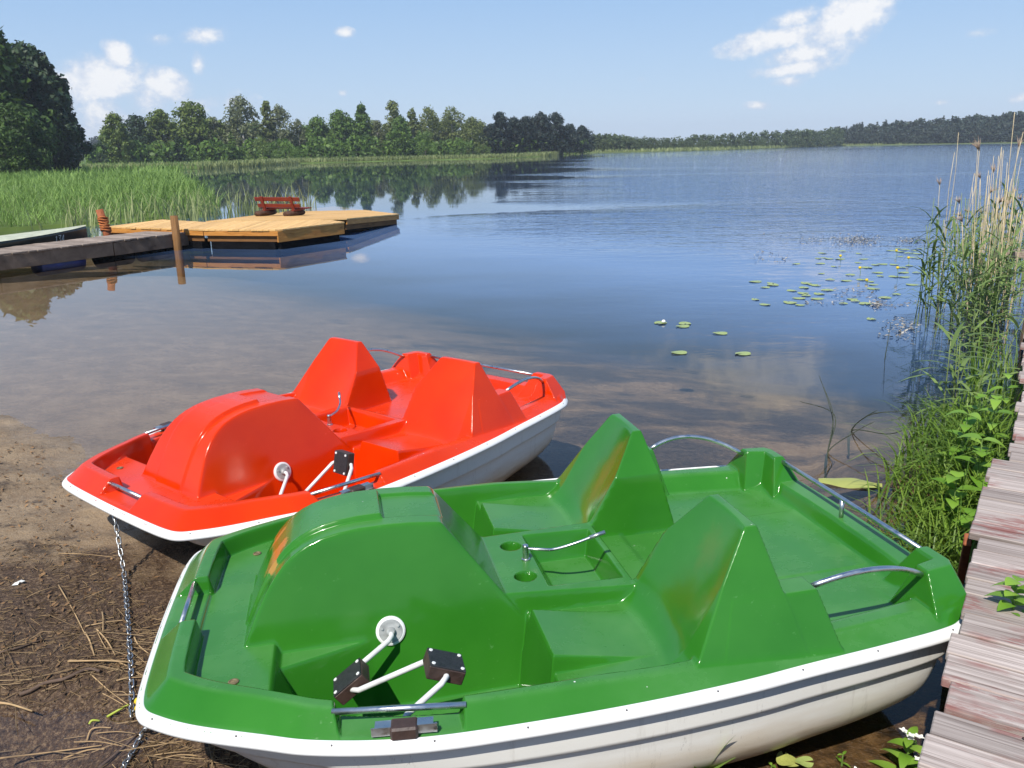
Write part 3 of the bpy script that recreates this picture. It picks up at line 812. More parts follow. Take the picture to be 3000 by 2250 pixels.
ccol = ramp(nt, math_(nt, 'ADD', math_(nt, 'MULTIPLY', cn2, .6), math_(nt, 'MULTIPLY', e, .4)), [(.38, (5.2, 6.0, 7.4)), (.66, (8.1, 8.25, 8.5))])
sat = nt.nodes.new("ShaderNodeHueSaturation"); sat.inputs["Saturation"].default_value = 1.0; sat.inputs["Value"].default_value = 1.0
nt.links.new(sky.outputs[0], sat.inputs["Color"])
sz = nt.nodes.new("ShaderNodeSeparateXYZ"); nt.links.new(dirv, sz.inputs[0])
air = ramp(nt, sz.outputs[2], [(0, (5.1, 6.3, 8.0)), (.05, (4.4, 5.9, 7.9)), (.155, (3.2, 5.0, 7.7)), (.27, (3.0, 4.7, 7.4)), (.42, (1.8, 3.4, 6.2)), (1, (.6, 1.6, 4.0))])
air = mixc(nt, .85, sat.outputs[0], air)          # summer haze along the horizon; unseen higher band brightened for the water
skc = mixc(nt, cm, air, ccol)
nt.links.new(skc, bg.inputs["Color"]); bg.inputs["Strength"].default_value = .10
vs = scene.view_settings; vs.view_transform = 'Standard'; vs.look = 'None'; vs.exposure = .22; vs.gamma = 1
scene.cycles.use_denoising = True
scene.cycles.max_bounces = 8; scene.cycles.transparent_max_bounces = 24; scene.cycles.caustics_reflective = False; scene.cycles.caustics_refractive = False
# ================================================================ wood and small materials
def wood(name, lo, hi, scale=(2, 40, 40), rough=.75, streak=None, rnd=.25):
    m, nt, bs, out = mat(name)
    g = nd(nt, "ShaderNodeNewGeometry")
    co = objco(nt, scale)
    vm = nd(nt, "ShaderNodeVectorMath", operation='ADD'); nt.links.new(co, vm.inputs[0])
    off = math_(nt, 'MULTIPLY', g.outputs["Random Per Island"], 37.0); nt.links.new(off, vm.inputs[1])
    n = noise(nt, vm.outputs[0], 1.0, 6, .65, .6)
    c = ramp(nt, n, [(.3, lo), (.7, hi)])
    v = math_(nt, 'ADD', math_(nt, 'MULTIPLY', g.outputs["Random Per Island"], rnd * 2), 1 - rnd)
    hs = nd(nt, "ShaderNodeHueSaturation"); nt.links.new(c, hs.inputs["Color"]); nt.links.new(v, hs.inputs["Value"])
    c = hs.outputs[0]
    if streak:
        st = noise(nt, objco(nt, (5, 22, 22)), 1.0, 6, .75)
        big = noise(nt, objco(nt, (2.2, 4.0, 2)), 1.0, 4, .6)
        k = math_(nt, 'MULTIPLY', ramp(nt, st, [(.44, (0, 0, 0)), (.54, (1, 1, 1))]), ramp(nt, big, [(.51, (0, 0, 0)), (.60, (1, 1, 1))]))
        c = mixc(nt, math_(nt, 'MULTIPLY', k, .66), c, streak)
    cr_ = ramp(nt, n, [(.24, (.18,) * 3), (.37, (1, 1, 1))])
    c = mixc(nt, 1.0, c, cr_, 'MULTIPLY')
    nt.links.new(c, bs.inputs["Base Color"]); bs.inputs["Roughness"].default_value = rough
    bs.inputs["Specular IOR Level"].default_value = .25
    bump(nt, bs, n, .45, .006)
    return m
M_BOARD = wood("weathered_boards", (.165, .124, .104), (.54, .462, .415), (1.4, 75, 75), .85, (.22, .045, .035))
M_GREYW = wood("old_grey_timber", (.075, .052, .038), (.21, .155, .115), (2, 2, 2), .9)
M_GREYDECK = wood("old_grey_deck", (.17, .125, .095), (.37, .30, .245), (24, 3, 24), .85)
M_NEWW = wood("fresh_yellow_planks", (.58, .32, .10), (.80, .51, .21), (30, 2.0, 30), .6, rnd=.12)
M_FASC = wood("orange_fascia", (.36, .135, .025), (.60, .27, .06), (3, 3, 20), .55, rnd=.15)
M_PILE = wood("brown_pile", (.13, .062, .022), (.26, .135, .05), (30, 30, 2), .8)
M_RUSTY = wood("red_brown_post", (.20, .055, .022), (.36, .12, .05), (20, 20, 6), .75)
M_REDW = wood("red_stained_planks", (.13, .019, .010), (.24, .038, .018), (3, 30, 30), .5)
M_LOG = wood("dark_log", (.035, .018, .012), (.11, .055, .035), (10, 10, 10), .8)
M_DKJOIST = wood('dark_joist', (.12, .055, .018), (.24, .11, .035), (3, 3, 20), .8)
M_BLACK = simple("black_float", (.006, .006, .007), .95, var=.3, spec=.05)
M_BLUE = simple("blue_barrel", (.012, .035, .22), .35, var=.2)
M_NAIL = simple('rusty_nail', (.06, .035, .025), .7)
M_ROPE = simple("orange_rope", (.42, .13, .035), .9, var=.3, vscale=60, bumpk=.5, bscale=90)
M_DKGREEN = simple("dark_green_hull_paint", (.012, .020, .016), .4, var=.3)
M_CREAM = simple("cream_boat_deck", (.50, .50, .35), .45, var=.15)
M_LETTER = simple("white_lettering", (.55, .55, .52), .6)

# ---------------------------------------------------------------- boardwalk on the right
yaw = -math.atan2(PD[0], PD[1])
bw = empty('boardwalk', (PA[0], PA[1], 0), yaw, 'old boardwalk of grey boards with flaking red paint along the right edge', 'boardwalk')
bm = MB(); a = -1.45; k = 0
while a < 11.5:
    w = .118 + .026 * random.random()
    x0 = -.012 + random.uniform(-.018, .018) - (.03 if 1.45 < a < 2.4 else 0) + (.03 if 2.4 < a < 4 else 0) - (.03 if a > 5 else 0)
    dz = random.uniform(-.004, .004); tl = Matrix.Rotation(random.uniform(-.012, .012), 3, 'Z') @ Matrix.Rotation(random.uniform(-.02, .02), 3, 'X')
    L = 1.72 + random.uniform(-.05, .05)
    bm.bbox((x0 + L / 2, a + w / 2, .484 + dz), (L, w, .032), tl, .0035)
    a += w + random.uniform(.003, .009); k += 1
bm.build('deck', M_BOARD, bw)
for x in (.22, 1.4):
    MB().box((x, 5.0, .405), (.09, 13.0, .12)).build('beam', M_GREYW, bw)
for y in (-.6, 1.7, 4.4, 7.2, 9.8):
    for x in (.22, 1.4):
        MB().tube([(x, y, -1.2), (x, y, .345)], .065, 12).build('pile', M_GREYW, bw)
_n = MB().lathe([(0, 0), (.0055, .0005), (.004, .002), (0, .0022)], (0, 0, 0), None, 8)
NAIL = raw_mesh('nail', np.array([tuple(v) for v in _n.V]), _n.F, True); a_ = -1.2
while a_ < 3.8:
    for x in (.20, 1.42):
        o = add('nail', NAIL, M_NAIL, bw); o.location = (x + random.uniform(-.02, .02), a_ + random.uniform(.03, .09), .503)
    a_ += .1365
p0 = at(2836, 1580, .44); p1 = at(2811, 1712, .06)
st = MB(); d = Vector(p1) - Vector(p0); q = d.to_track_quat('Z', 'Y').to_matrix()
st.bbox((Vector(p0) + Vector(p1)) / 2, (.030, .055, d.length), q, .004)
tag(st.build('stake', M_RUSTY), 'rusty orange brown stake standing between the green boat and the boardwalk', 'stake')

# old plank seat by the reeds
b0 = at(2988, 985, .10)
be = empty('bench', (b0[0], b0[1], 0), yaw, 'old grey plank on a thick post among the reeds at the right edge', 'bench')
zt = .88
MB().bbox((.09, 0, zt / 2 - .15), (.16, .13, zt + .3), None, .012).build('post', M_GREYW, be)
MB().bbox((1.5, 0, zt / 2 - .15), (.15, .13, zt + .3), None, .012).build('post', M_GREYW, be)
MB().bbox((.80, 0, zt + .032), (2.02, .26, .06), None, .006).build('plank', M_GREYDECK, be)

# ---------------------------------------------------------------- old dock and the new floating decks on the left
def flat(pts, z): return [tuple(at(x, y, z)[:2]) for x, y in pts]
A = at(593, 674, .35)[:2]; Bq = at(0, 744, .35)[:2]
u = (A - Bq) / np.linalg.norm(A - Bq); v = np.array([-u[1], u[0]])
if v[1] < 0: v = -v
dyaw = math.atan2(u[1], u[0])
dk = empty('dock', (A[0], A[1], 0), dyaw, 'old grey plank dock leading from the left bank to the new yellow decks', 'dock')
Ld = 9.0
mb = MB(); t = 0
while t < Ld:
    w = .14 + random.uniform(-.01, .02)
    mb.bbox((-t - w / 2, .52 + random.uniform(-.02, .02), .335 + random.uniform(-.004, .004)), (w, 1.08, .03), None, .003); t += w + .008
mb.build('deck', M_GREYDECK, dk)
mb = MB()
for k in range(4):
    mb.bbox((-.6 - k * 2.3 - .5, .02, .19), (2.28, .05, .25), Matrix.Rotation(random.uniform(-.008, .008), 3, 'Y'), .004)
mb.build('side_beam', M_GREYW, dk)
MB().bbox((-Ld / 2, 1.02, .215), (Ld, .05, .19), None, .004).build('side_beam', M_GREYW, dk)
MB().bbox((.0, .52, .215), (.05, 1.0, .19), None, .004).build('end_beam', M_GREYW, dk)
for x in (-3.25, -6.6):
    MB().tube([(x - .45, .28, .03), (x - .43, .28, .03), (x + .43, .28, .03), (x + .45, .28, .03)], [.17, .20, .20, .17], 16).build('float_barrel', M_BLUE, dk, True)
for x in (-.9, -1.9):
    MB().tube([(x - .35, .5, .0), (x + .35, .5, .0)], .22, 14).build('float_barrel', M_BLACK, dk, True)

def raft(name, label, poly, z, planks_dir, mfascia_h, skip=(), tall={}):
    P = [np.array(p) for p in poly]
    c = np.mean(P, 0)
    r = empty(name, (c[0], c[1], 0), planks_dir, label, 'floating deck')
    ca, sa = math.cos(-planks_dir), math.sin(-planks_dir)
    L = [((p - c)[0] * ca - (p - c)[1] * sa, (p - c)[0] * sa + (p - c)[1] * ca) for p in P]
    # planks cut to the outline: strips across local x
    xs = [p[0] for p in L]; mb = MB(); x = min(xs); w = .135
    def span(xx):
        ys = []
        for a_, b_ in zip(L, L[1:] + L[:1]):
            if (a_[0] - xx) * (b_[0] - xx) < 0:
                t_ = (xx - a_[0]) / (b_[0] - a_[0]); ys.append(a_[1] + t_ * (b_[1] - a_[1]))
        return (min(ys), max(ys)) if len(ys) >= 2 else None
    while x < max(xs) - .02:
        x1 = min(x + w, max(xs))
        s0, s1 = span(x + .003), span(x1 - .003)
        s0 = s0 or s1; s1 = s1 or s0
        if s0:
            o = random.uniform(-.012, .012); dz = random.uniform(-.002, .002)
            mb._add([(x + .003, s0[0] + o, z - .03), (x1 - .003, s1[0] + o, z - .03), (x1 - .003, s1[1] + o, z - .03), (x + .003, s0[1] + o, z - .03),
                     (x + .003, s0[0] + o, z + dz), (x1 - .003, s1[0] + o, z + dz), (x1 - .003, s1[1] + o, z + dz), (x + .003, s0[1] + o, z + dz)],
                    [(0, 3, 2, 1), (4, 5, 6, 7), (0, 1, 5, 4), (1, 2, 6, 5), (2, 3, 7, 6), (3, 0, 4, 7)])
        x += w
    mb.build('deck', M_NEWW, r)
    cen = Vector((0, 0, 0))
    for ei, (a_, b_) in enumerate(zip(L, L[1:] + L[:1])):
        if ei in skip: continue
        a3, b3 = Vector((*a_, 0)), Vector((*b_, 0)); d = b3 - a3
        if d.length < .3: continue
        n = Vector((d.y, -d.x, 0)).normalized()
        if n.dot((a3 + b3) / 2 - cen) < 0: n = -n
        q = Matrix.Rotation(math.atan2(d.y, d.x), 3, 'Z')
        fh = tall.get(ei, mfascia_h)
        MB().bbox((a3 + b3) / 2 + n * -.03 + Vector((0, 0, z - .035 - fh / 2)), (d.length - .02, .035, fh), q, .004).build('fascia', M_FASC, r)
        MB().bbox((a3 + b3) / 2 + n * -.085 + Vector((0, 0, z - .035 - mfascia_h - .055)), (d.length - .10, .03, .14), q, .004).build('joist', M_DKJOIST, r)
        MB().box((a3 + b3) / 2 + n * -.20 + Vector((0, 0, (z - .28) / 2)), (max(.2, d.length - .25), .25, max(.1, z - .16)), q).build('float', M_BLACK, r)
    return r
zR = .42
rA = raft('floating_deck', 'nearer new yellow plank deck floating beside the old grey dock',
     flat([(310, 664), (593, 672), (813, 673), (1010, 650), (960, 643), (600, 650), (474, 643)], zR), zR, 0, .10, (3, 4, 5), {2: .23})
q5, q6, q8 = at(962, 642, .424), at(1170, 627, .27), at(600, 648.5, .424)      # this deck dips to its right corner
nB = np.cross(q6 - q5, q8 - q5); nB /= nB[2]
def on_deck(px, py):
    w_ = ray(px, py); o_ = np.array([0, 0, HC]); return o_ + w_ * (nB @ (q5 - o_)) / (nB @ w_)
B4 = [on_deck(x, y) for x, y in [(600, 648.5), (962, 642), (1017, 640), (1170, 627), (979, 604), (745, 631)]]
zB = float(np.mean([p[2] for p in B4]))
rB = raft('floating_deck', 'farther new yellow plank deck that carries the red bench', [p[:2] for p in B4], zB, R(-45), .11, (0, 1, 5))
qn = Vector((0, 0, 1)).rotation_difference(Vector(nB).normalized())
lc = Matrix.Translation(rB.location + Vector((0, 0, zB))); rB.matrix_world = lc @ qn.to_matrix().to_4x4() @ lc.inverted() @ Matrix.Translation(rB.location) @ Matrix.Rotation(R(-45), 4, 'Z')

# piles
pl = at(522, 733, 0)
tp = away(507, 632, pl[1])
t = MB(); t.tube([(pl[0] + .02, pl[1], -1.2), (pl[0], pl[1], 0), (tp[0] + .015, tp[1], tp[2])], [.085, .083, .078], 16)
tag(t.build('mooring_pile', M_PILE, None, True), 'plain brown wooden pile standing in the water in front of the grey dock', 'mooring pile')
p2 = at(300, 687, .35)
rp = empty('mooring_post', (p2[0], p2[1] + .15, 0), 0, 'red brown post wound with orange rope at the tip of the moored rowboat', 'mooring post')
MB().tube([(.06, 0, -1.0), (.03, 0, .35), (-.06, 0, .86)], [.085, .08, .075], 14).build('post', M_RUSTY, rp, True)
pts = []
for k in range(90):
    a_ = k * .5; z = .40 + .0034 * k + .02 * math.sin(k * .9); cx = .03 - .11 * (z - .35) / .77
    pts.append((cx + .094 * math.cos(a_), .094 * math.sin(a_), z))
MB().tube(pts, .018, 6).build('rope', M_ROPE, rp, True)

# rowboat lying along the far side of the dock
e0 = at(306, 668, .46); e1 = at(0, 708, .46)
ub = (e0 - e1)[:2] / np.linalg.norm((e0 - e1)[:2])
rb = empty('rowboat', (e0[0], e0[1], 0), math.atan2(ub[1], ub[0]), 'dark green rowboat with cream top moored behind the old dock', 'rowboat')
nU, Lb = 26, 4.6; hullV = []; hullF = []; prof = [(0, .0), (.55, .02), (.86, .16), (.97, .36), (1.0, .40), (.93, .40)]
for i in range(nU):
    t = i / (nU - 1); wb_ = .52 * math.sin(min(1, (t + .0) * 1.9) * math.pi / 2) ** .8 * (1 - .35 * max(0, t - .6) / .4) if t > 0 else .012
    sh = .05 * (1 - t) ** 2
    for sgn in (-1, 1):
        for (f, z) in prof:
            hullV.append((-t * Lb, sgn * wb_ * f + .48, .04 + z * (1 + 0 * t) + sh * (z / .40)))
m_ = len(prof)
for i in range(nU - 1):
    for sg in range(2):
        for k in range(m_ - 1):
            a_ = i * 2 * m_ + sg * m_ + k; b_ = a_ + 2 * m_
            f = (a_, a_ + 1, b_ + 1, b_); hullF.append(f if sg else f[::-1])
    a_ = i * 2 * m_; b_ = a_ + 2 * m_
    hullF.append((a_, b_, b_ + m_, a_ + m_))
x_ = MB(); x_._add(hullV, hullF); hull = x_.build('hull', M_DKGREEN, rb, True)
dV = []; dF = []
for i in range(nU):
    t = i / (nU - 1); base = i * 2 * m_
    l = hullV[base + m_ - 1]; r_ = hullV[base + 2 * m_ - 1]; mid = ((l[0]), (l[1] + r_[1]) / 2, l[2] + .035)
    dV += [(l[0], l[1] - .0, l[2] + .012), mid, (r_[0], r_[1], r_[2] + .012)]
for i in range(nU - 1):
    for k in range(2): dF.append((i * 3 + k, i * 3 + k + 1, i * 3 + k + 4, i * 3 + k + 3))
x_ = MB(); x_._add(dV, dF); x_.build('cover', M_CREAM, rb, True)
# painted number on the bow (three characters, as far as the photo shows them)
def seg_text(mb, s, o, ux, uz, h):
    G = {'1': [((.5, 0), (.5, 1)), ((.5, 1), (.25, .75))], '3': [((0, 1), (1, 1)), ((1, 1), (.4, .55)), ((.4, .55), (1, .3)), ((1, .3), (.6, 0)), ((.6, 0), (0, .05))], '4': [((.75, 0), (.75, 1)), ((.75, 1), (0, .3)), ((0, .3), (1, .3))]}
    for k, ch in enumerate(s):
        for (p, q) in G[ch]:
            P0 = Vector(o) + Vector(ux) * ((k * .85 + p[0] * .55) * h) + Vector(uz) * (p[1] * h)
            P1 = Vector(o) + Vector(ux) * ((k * .85 + q[0] * .55) * h) + Vector(uz) * (q[1] * h)
            mb.tube([P0, P1], h * .06, 5)
i0 = 5; f0 = Vector(hullV[i0 * 2 * m_ + 2]).lerp(Vector(hullV[i0 * 2 * m_ + 3]), .5); f1 = Vector(hullV[(i0 + 2) * 2 * m_ + 2]).lerp(Vector(hullV[(i0 + 2) * 2 * m_ + 3]), .5)
mb = MB(); seg_text(mb, '134', f1 + Vector((0, -.012, -.03)), (f0 - f1).normalized(), (0, -.2, .98), .13); mb.build('number', M_LETTER, hull)

# red bench on log feet
bp = on_deck(600 + 780 / 3.456, 540 + 318 / 3.456)
bn = empty('bench', (bp[0], bp[1], bp[2]), R(-22), 'red plank bench on dark log feet standing on the yellow deck', 'bench')
for x in (-.42, .42):
    lg = MB(); lg.tube([(x - .05, -.36, .10), (x - .05, -.1, .105), (x - .05, .25, .10), (x - .05, .36, .10)], [.10, .115, .11, .098], 14).build('log_foot', M_LOG, bn, True)
MB().bbox((0, .10, .27), (1.30, .17, .045), None, .006).build('seat_plank', M_REDW, bn)
MB().bbox((0, .29, .27), (1.30, .17, .045), None, .006).build('seat_plank', M_REDW, bn)
tl = Matrix.Rotation(R(14), 3, 'X')
MB().bbox((0, -.10, .38), (1.22, .035, .135), tl, .006).build('back_plank', M_REDW, bn)
MB().bbox((0, -.16, .62), (1.30, .035, .15), tl, .006).build('back_plank', M_REDW, bn)
for x in (-.42, .42):
    MB().bbox((x, -.148, .44), (.075, .045, .58), tl, .006).build('back_post', M_REDW, bn)
    MB().bbox((x, .10, .215), (.09, .52, .06), None, .006).build('seat_bearer', M_REDW, bn)

bn.scale = (1.14, 1.0, .74)
# ---------------------------------------------------------------- mooring chains
_lk = MB(); lp = []
for k in range(16):
    a_ = 2 * math.pi * k / 16
    lp.append((.0095 * math.cos(a_), (.0105 if math.sin(a_) > 0 else -.0105) + .0085 * math.sin(a_), 0))
V_, F_ = [], []
for i in range(16):
    p = Vector(lp[i]); tg = (Vector(lp[(i + 1) % 16]) - Vector(lp[i - 1])).normalized(); nrm = tg.cross(Vector((0, 0, 1)))
    for j in range(6):
        a_ = 2 * math.pi * j / 6; V_.append(p + (nrm * math.cos(a_) + Vector((0, 0, 1)) * math.sin(a_)) * .0036)
for i in range(16):
    for j in range(6):
        F_.append((i * 6 + j, i * 6 + (j + 1) % 6, ((i + 1) % 16) * 6 + (j + 1) % 6, ((i + 1) % 16) * 6 + j))
LINK = raw_mesh('link', np.array([tuple(v) for v in V_]), F_, True)
def chain(label, pts, first=None):
    P = catmull(pts, 40); seg = np.linalg.norm(np.diff(P, axis=0), axis=1); cum = np.concatenate([[0], np.cumsum(seg)])
    root = empty('mooring_chain', tuple(P[-1]), 0, label, 'chain')
    pitch = .0300; n = int(cum[-1] / pitch)
    for i in range(n):
        s = (i + .5) * pitch
        q = np.array([np.interp(s, cum, P[:, k]) for k in range(3)]); q2 = np.array([np.interp(s + .004, cum, P[:, k]) for k in range(3)])
        d = Vector(q2 - q).normalized()
        o = bpy.data.objects.new('link', LINK); col.objects.link(o); o.parent = root
        if not LINK.materials: LINK.materials.append(M_ZINC)
        ro = d.to_track_quat('Y', 'Z').to_matrix() @ Matrix.Rotation(R(90) * (i % 2) + random.uniform(-.25, .25) + .4, 3, 'Y')
        o.matrix_basis = Matrix.Translation(Vector(q) - root.location) @ ro.to_4x4()
    return root
def gz(x, y): return float(bed_z(np.array([x]), np.array([y]))[0])
def on_ground(px, py, h=.01):
    z = .03
    for _ in range(4):
        p = at(px, py, z); z = gz(p[0], p[1]) + h
    return at(px, py, z)
top = red.matrix_world @ Vector(b2l((-.01, .02, -.045)))
c1 = [np.array(top), (np.array(top) * .5 + on_ground(364, 1682) * .5) + np.array([0, 0, -.01]), on_ground(364, 1682, .03)] + [on_ground(x, y, .012) for x, y in ((369, 1740), (374, 1800), (379, 1880), (384, 1960), (386, 2040), (385, 2118))]
chain('zinc chain running from the red boat bow down across the litter', c1)
topg = green.matrix_world @ Vector(b2l((.02, -.40, -.05)))
c2 = [np.array(topg), on_ground(428, 2135, .03), on_ground(408, 2165, .02), on_ground(390, 2200, .012), on_ground(362, 2250, .012), on_ground(340, 2300, .012)]
chain('short zinc chain under the near bow corner of the green boat', c2)
ring = MB(); rp_ = Vector(top)
ring.tube([rp_ + Vector((.022 * math.cos(a_), .0, .022 * math.sin(a_) + .01)) for a_ in np.linspace(0, 6.28, 15)], .005, 6)
rg = ring.build('shackle', M_ZINC, None, True); rg.parent = red; rg.matrix_parent_inverse = red.matrix_world.inverted()
# ================================================================ plants
def leaf_mat(name, c0, c1, trans=.35, rough=.55, nscale=.35):
    m, nt, bs, out = mat(name)
    g = nd(nt, "ShaderNodeNewGeometry")
    n = noise(nt, objco(nt), nscale, 3, .6)
    f = math_(nt, 'ADD', math_(nt, 'MULTIPLY', g.outputs["Random Per Island"], .45), math_(nt, 'MULTIPLY', n, .75))
    c = ramp(nt, f, [(.30, c0), (.85, c1)])
    nt.links.new(c, bs.inputs["Base Color"]); bs.inputs["Roughness"].default_value = rough; bs.inputs["Specular IOR Level"].default_value = .3
    if trans:
        tr = nd(nt, "ShaderNodeBsdfTranslucent"); nt.links.new(c, tr.inputs["Color"])
        mx = nd(nt, "ShaderNodeMixShader"); mx.inputs[0].default_value = trans
        nt.links.new(bs.outputs[0], mx.inputs[1]); nt.links.new(tr.outputs[0], mx.inputs[2]); nt.links.new(mx.outputs[0], out.inputs["Surface"])
    return m
L_ALDER = leaf_mat("alder_leaves", (.040, .085, .015), (.170, .275, .050))
L_BIRCH = leaf_mat("birch_leaves", (.070, .098, .028), (.235, .275, .085))
L_OLIVE = leaf_mat("olive_leaves", (.055, .090, .018), (.205, .265, .055))
L_GREY = leaf_mat("greyish_leaves", (.075, .095, .045), (.235, .260, .120))
L_SPRUCE = leaf_mat("spruce_needles", (.012, .030, .013), (.050, .085, .032), .15)
L_PINE = leaf_mat("shaded_pine_needles", (.008, .016, .013), (.022, .040, .028), .10)  # cloud shadow over the pines is put into this darker green
L_OAK = leaf_mat("dark_crown_leaves", (.015, .036, .007), (.085, .150, .024), .25)
L_BUSH = leaf_mat("bright_bush_leaves", (.06, .10, .02), (.20, .27, .07))
L_FAR = leaf_mat("far_leaves", (.045, .075, .028), (.125, .165, .070))
L_FARD = leaf_mat("far_dark_leaves", (.018, .030, .022), (.052, .075, .048), .15)
M_BARK = simple("bark", (.10, .085, .07), .9, var=.3, vscale=3)
M_BIRCHB = simple("birch_bark", (.42, .40, .36), .8, var=.35, vscale=4)

def cards(C, N, Sz, asp=1.0):
    """one leaf card per row: centre, normal, size"""
    n = len(C)
    a = rng.normal(size=(n, 3)); a -= (a * N).sum(1)[:, None] * N; a /= np.linalg.norm(a, axis=1)[:, None]
    b = np.cross(N, a)
    Sz = np.asarray(Sz).reshape(-1, 1)
    a = a * Sz; b = b * Sz * asp
    k = rng.uniform(.25, .75, (n, 1))
    V = np.stack([C - a, C - b * k + a * .1, C + a, C + b * (1 - k * .3)], 1).reshape(-1, 3)
    F = np.arange(4 * n).reshape(n, 4)
    return V, F
def crown_points(kind, H, W, n, seed):
    r = np.random.default_rng(seed)
    if kind in ('spruce',):
        base = .04
        t = base + (1 - base) * r.random(n) ** 1.25
        layer = np.round(t * 13 + r.normal(0, .12, n)) / 13
        layer = np.clip(layer, base, 1)
        az = r.random(n) * 2 * math.pi
        nb = np.floor(az / (2 * math.pi) * 9 + layer * 31) 
        azc = (nb + .5 - layer * 31) / 9 * 2 * math.pi
        az = azc + r.normal(0, .22, n)
        rad = W * (1 - layer) ** .82 * (.85 + .3 * np.sin(nb * 12.9 + layer * 50))
        u = r.random(n) ** .6
        x = np.cos(az) * rad * u; y = np.sin(az) * rad * u
        z = layer * H - u * rad * .34 + .10 * u * u * rad + r.normal(0, .10, n) + H * .03
        N = np.stack([np.cos(az) * .4, np.sin(az) * .4, np.ones(n)], 1) + r.normal(0, .45, (n, 3))
    else:
        nb = {'round': 84, 'tall': 60, 'pine': 52, 'bush': 16, 'big': 110}[kind]
        lo = {'round': .10, 'tall': .08, 'pine': .10, 'bush': .12, 'big': .06}[kind]
        t = lo + (1 - lo) * (np.arange(nb) + r.random(nb)) / nb
        prof = {'round': lambda t: np.sin(np.clip(t, 0, 1) ** .75 * math.pi) ** .55 * (1 - .15 * t) , 'tall': lambda t: np.sin(np.clip(t * .9 + .1, 0, 1) ** .8 * math.pi) ** .5 * (1 - .35 * t), 'pine': lambda t: (1 - t ** 3) ** .6 * (.75 + .25 * t),
                'bush': lambda t: np.sqrt(np.clip(1 - t * t, 0, 1)), 'big': lambda t: np.clip(1 - t, 0, 1) ** .55 * (.8 + .5 * t)}[kind](t)
        az = np.arange(nb) * 2.399 + r.normal(0, .4, nb)
        rr = W * np.maximum(prof, .12) * r.uniform(.35, .98, nb)
        br = W * r.uniform(.10, .34, nb) * {'big': .55}.get(kind, 1)
        bc = np.stack([np.cos(az) * rr, np.sin(az) * rr, t * (H - br * .6)], 1)
        w = br ** 2 / (br ** 2).sum()
        k = r.choice(nb, n, p=w)
        d = r.normal(size=(n, 3)); d /= np.linalg.norm(d, axis=1)[:, None]
        u = r.uniform(.40, 1.0, n) ** .7 * np.where(r.random(n) < .06, r.uniform(1.1, 1.7, n), 1)
        P = bc[k] + d * (br[k] * u)[:, None] * np.array([1, 1, .85]) + r.normal(0, .035 * W, (n, 3)) * (r.random((n, 1)) < .5)
        x, y, z = P.T
        N = d * 1.0 + np.array([0, 0, .35]) + r.normal(0, .55, (n, 3))
    N = N / np.linalg.norm(N, axis=1)[:, None]
    P = np.stack([x, y, np.maximum(z, .08)], 1)
    return P, N
def tree_parts(kind, H, W, n, size, seed):
    P, N = crown_points(kind, H, W, n, seed)
    r = np.random.default_rng(seed + 5)
    V, F = cards(P, N, size * r.uniform(.55, 1.35, n), .8)
    crown = raw_mesh('crown', V, F, False)
    mb = MB()
    top = H * (.93 if kind != 'bush' else .5)
    tr = max(.05, H * .014)
    mb.tube([(0, 0, -.4), (.02 * H * .3, 0, top * .35), (-.015 * H, .01 * H, top * .7), (0, 0, top)], [tr * 1.2, tr, tr * .6, tr * .15], 7)
    for k in range(9 if kind != 'bush' else 4):
        a = k * 2.4 + r.random(); t = .18 + .72 * k / 9; z = t * top
        L = W * (.75 - .4 * t)
        mb.tube([(0, 0, z), (math.cos(a) * L * .5, math.sin(a) * L * .5, z + L * .30), (math.cos(a) * L, math.sin(a) * L, z + L * .45)], [tr * .5 * (1 - t * .5), tr * .3, tr * .1], 5)
    trunk = raw_mesh('trunk', np.array([tuple(v) for v in mb.V]), mb.F, True)
    return crown, trunk
_cache = {}
def proto(kind, n, size, v, asp):
    """a few shared shapes of unit height; asp is half width over height"""
    key = (kind, n, v, round(asp, 2))
    if key not in _cache: _cache[key] = tree_parts(kind, 10.0, 10.0 * asp, n, size, 100 + v * 17 + len(_cache))
    return _cache[key]
def tree(pxc, pxtop, Y, halfpx, kind, leaf, bark, label, group=None, n=2600, size=.26, v=0, zb=.12, yoff=0, name='tree'):
    base = away(pxc, 450, Y); top = away(pxc, pxtop, Y)
    H = top[2] - zb; W = halfpx / FOC * Y
    asp = max(.12, round(W / H * 20) / 20)
    crown, trunk = proto(kind, n, size, v, asp)
    s = H / 10.0
    o = empty(name, (base[0], base[1] + yoff, zb - .05), random.uniform(0, 6.28), label, 'tree', group)
    o.scale = (W / (10 * asp), W / (10 * asp), s)
    c = add('crown', crown, leaf, o); t = add('trunk', trunk, bark, o)
    return o

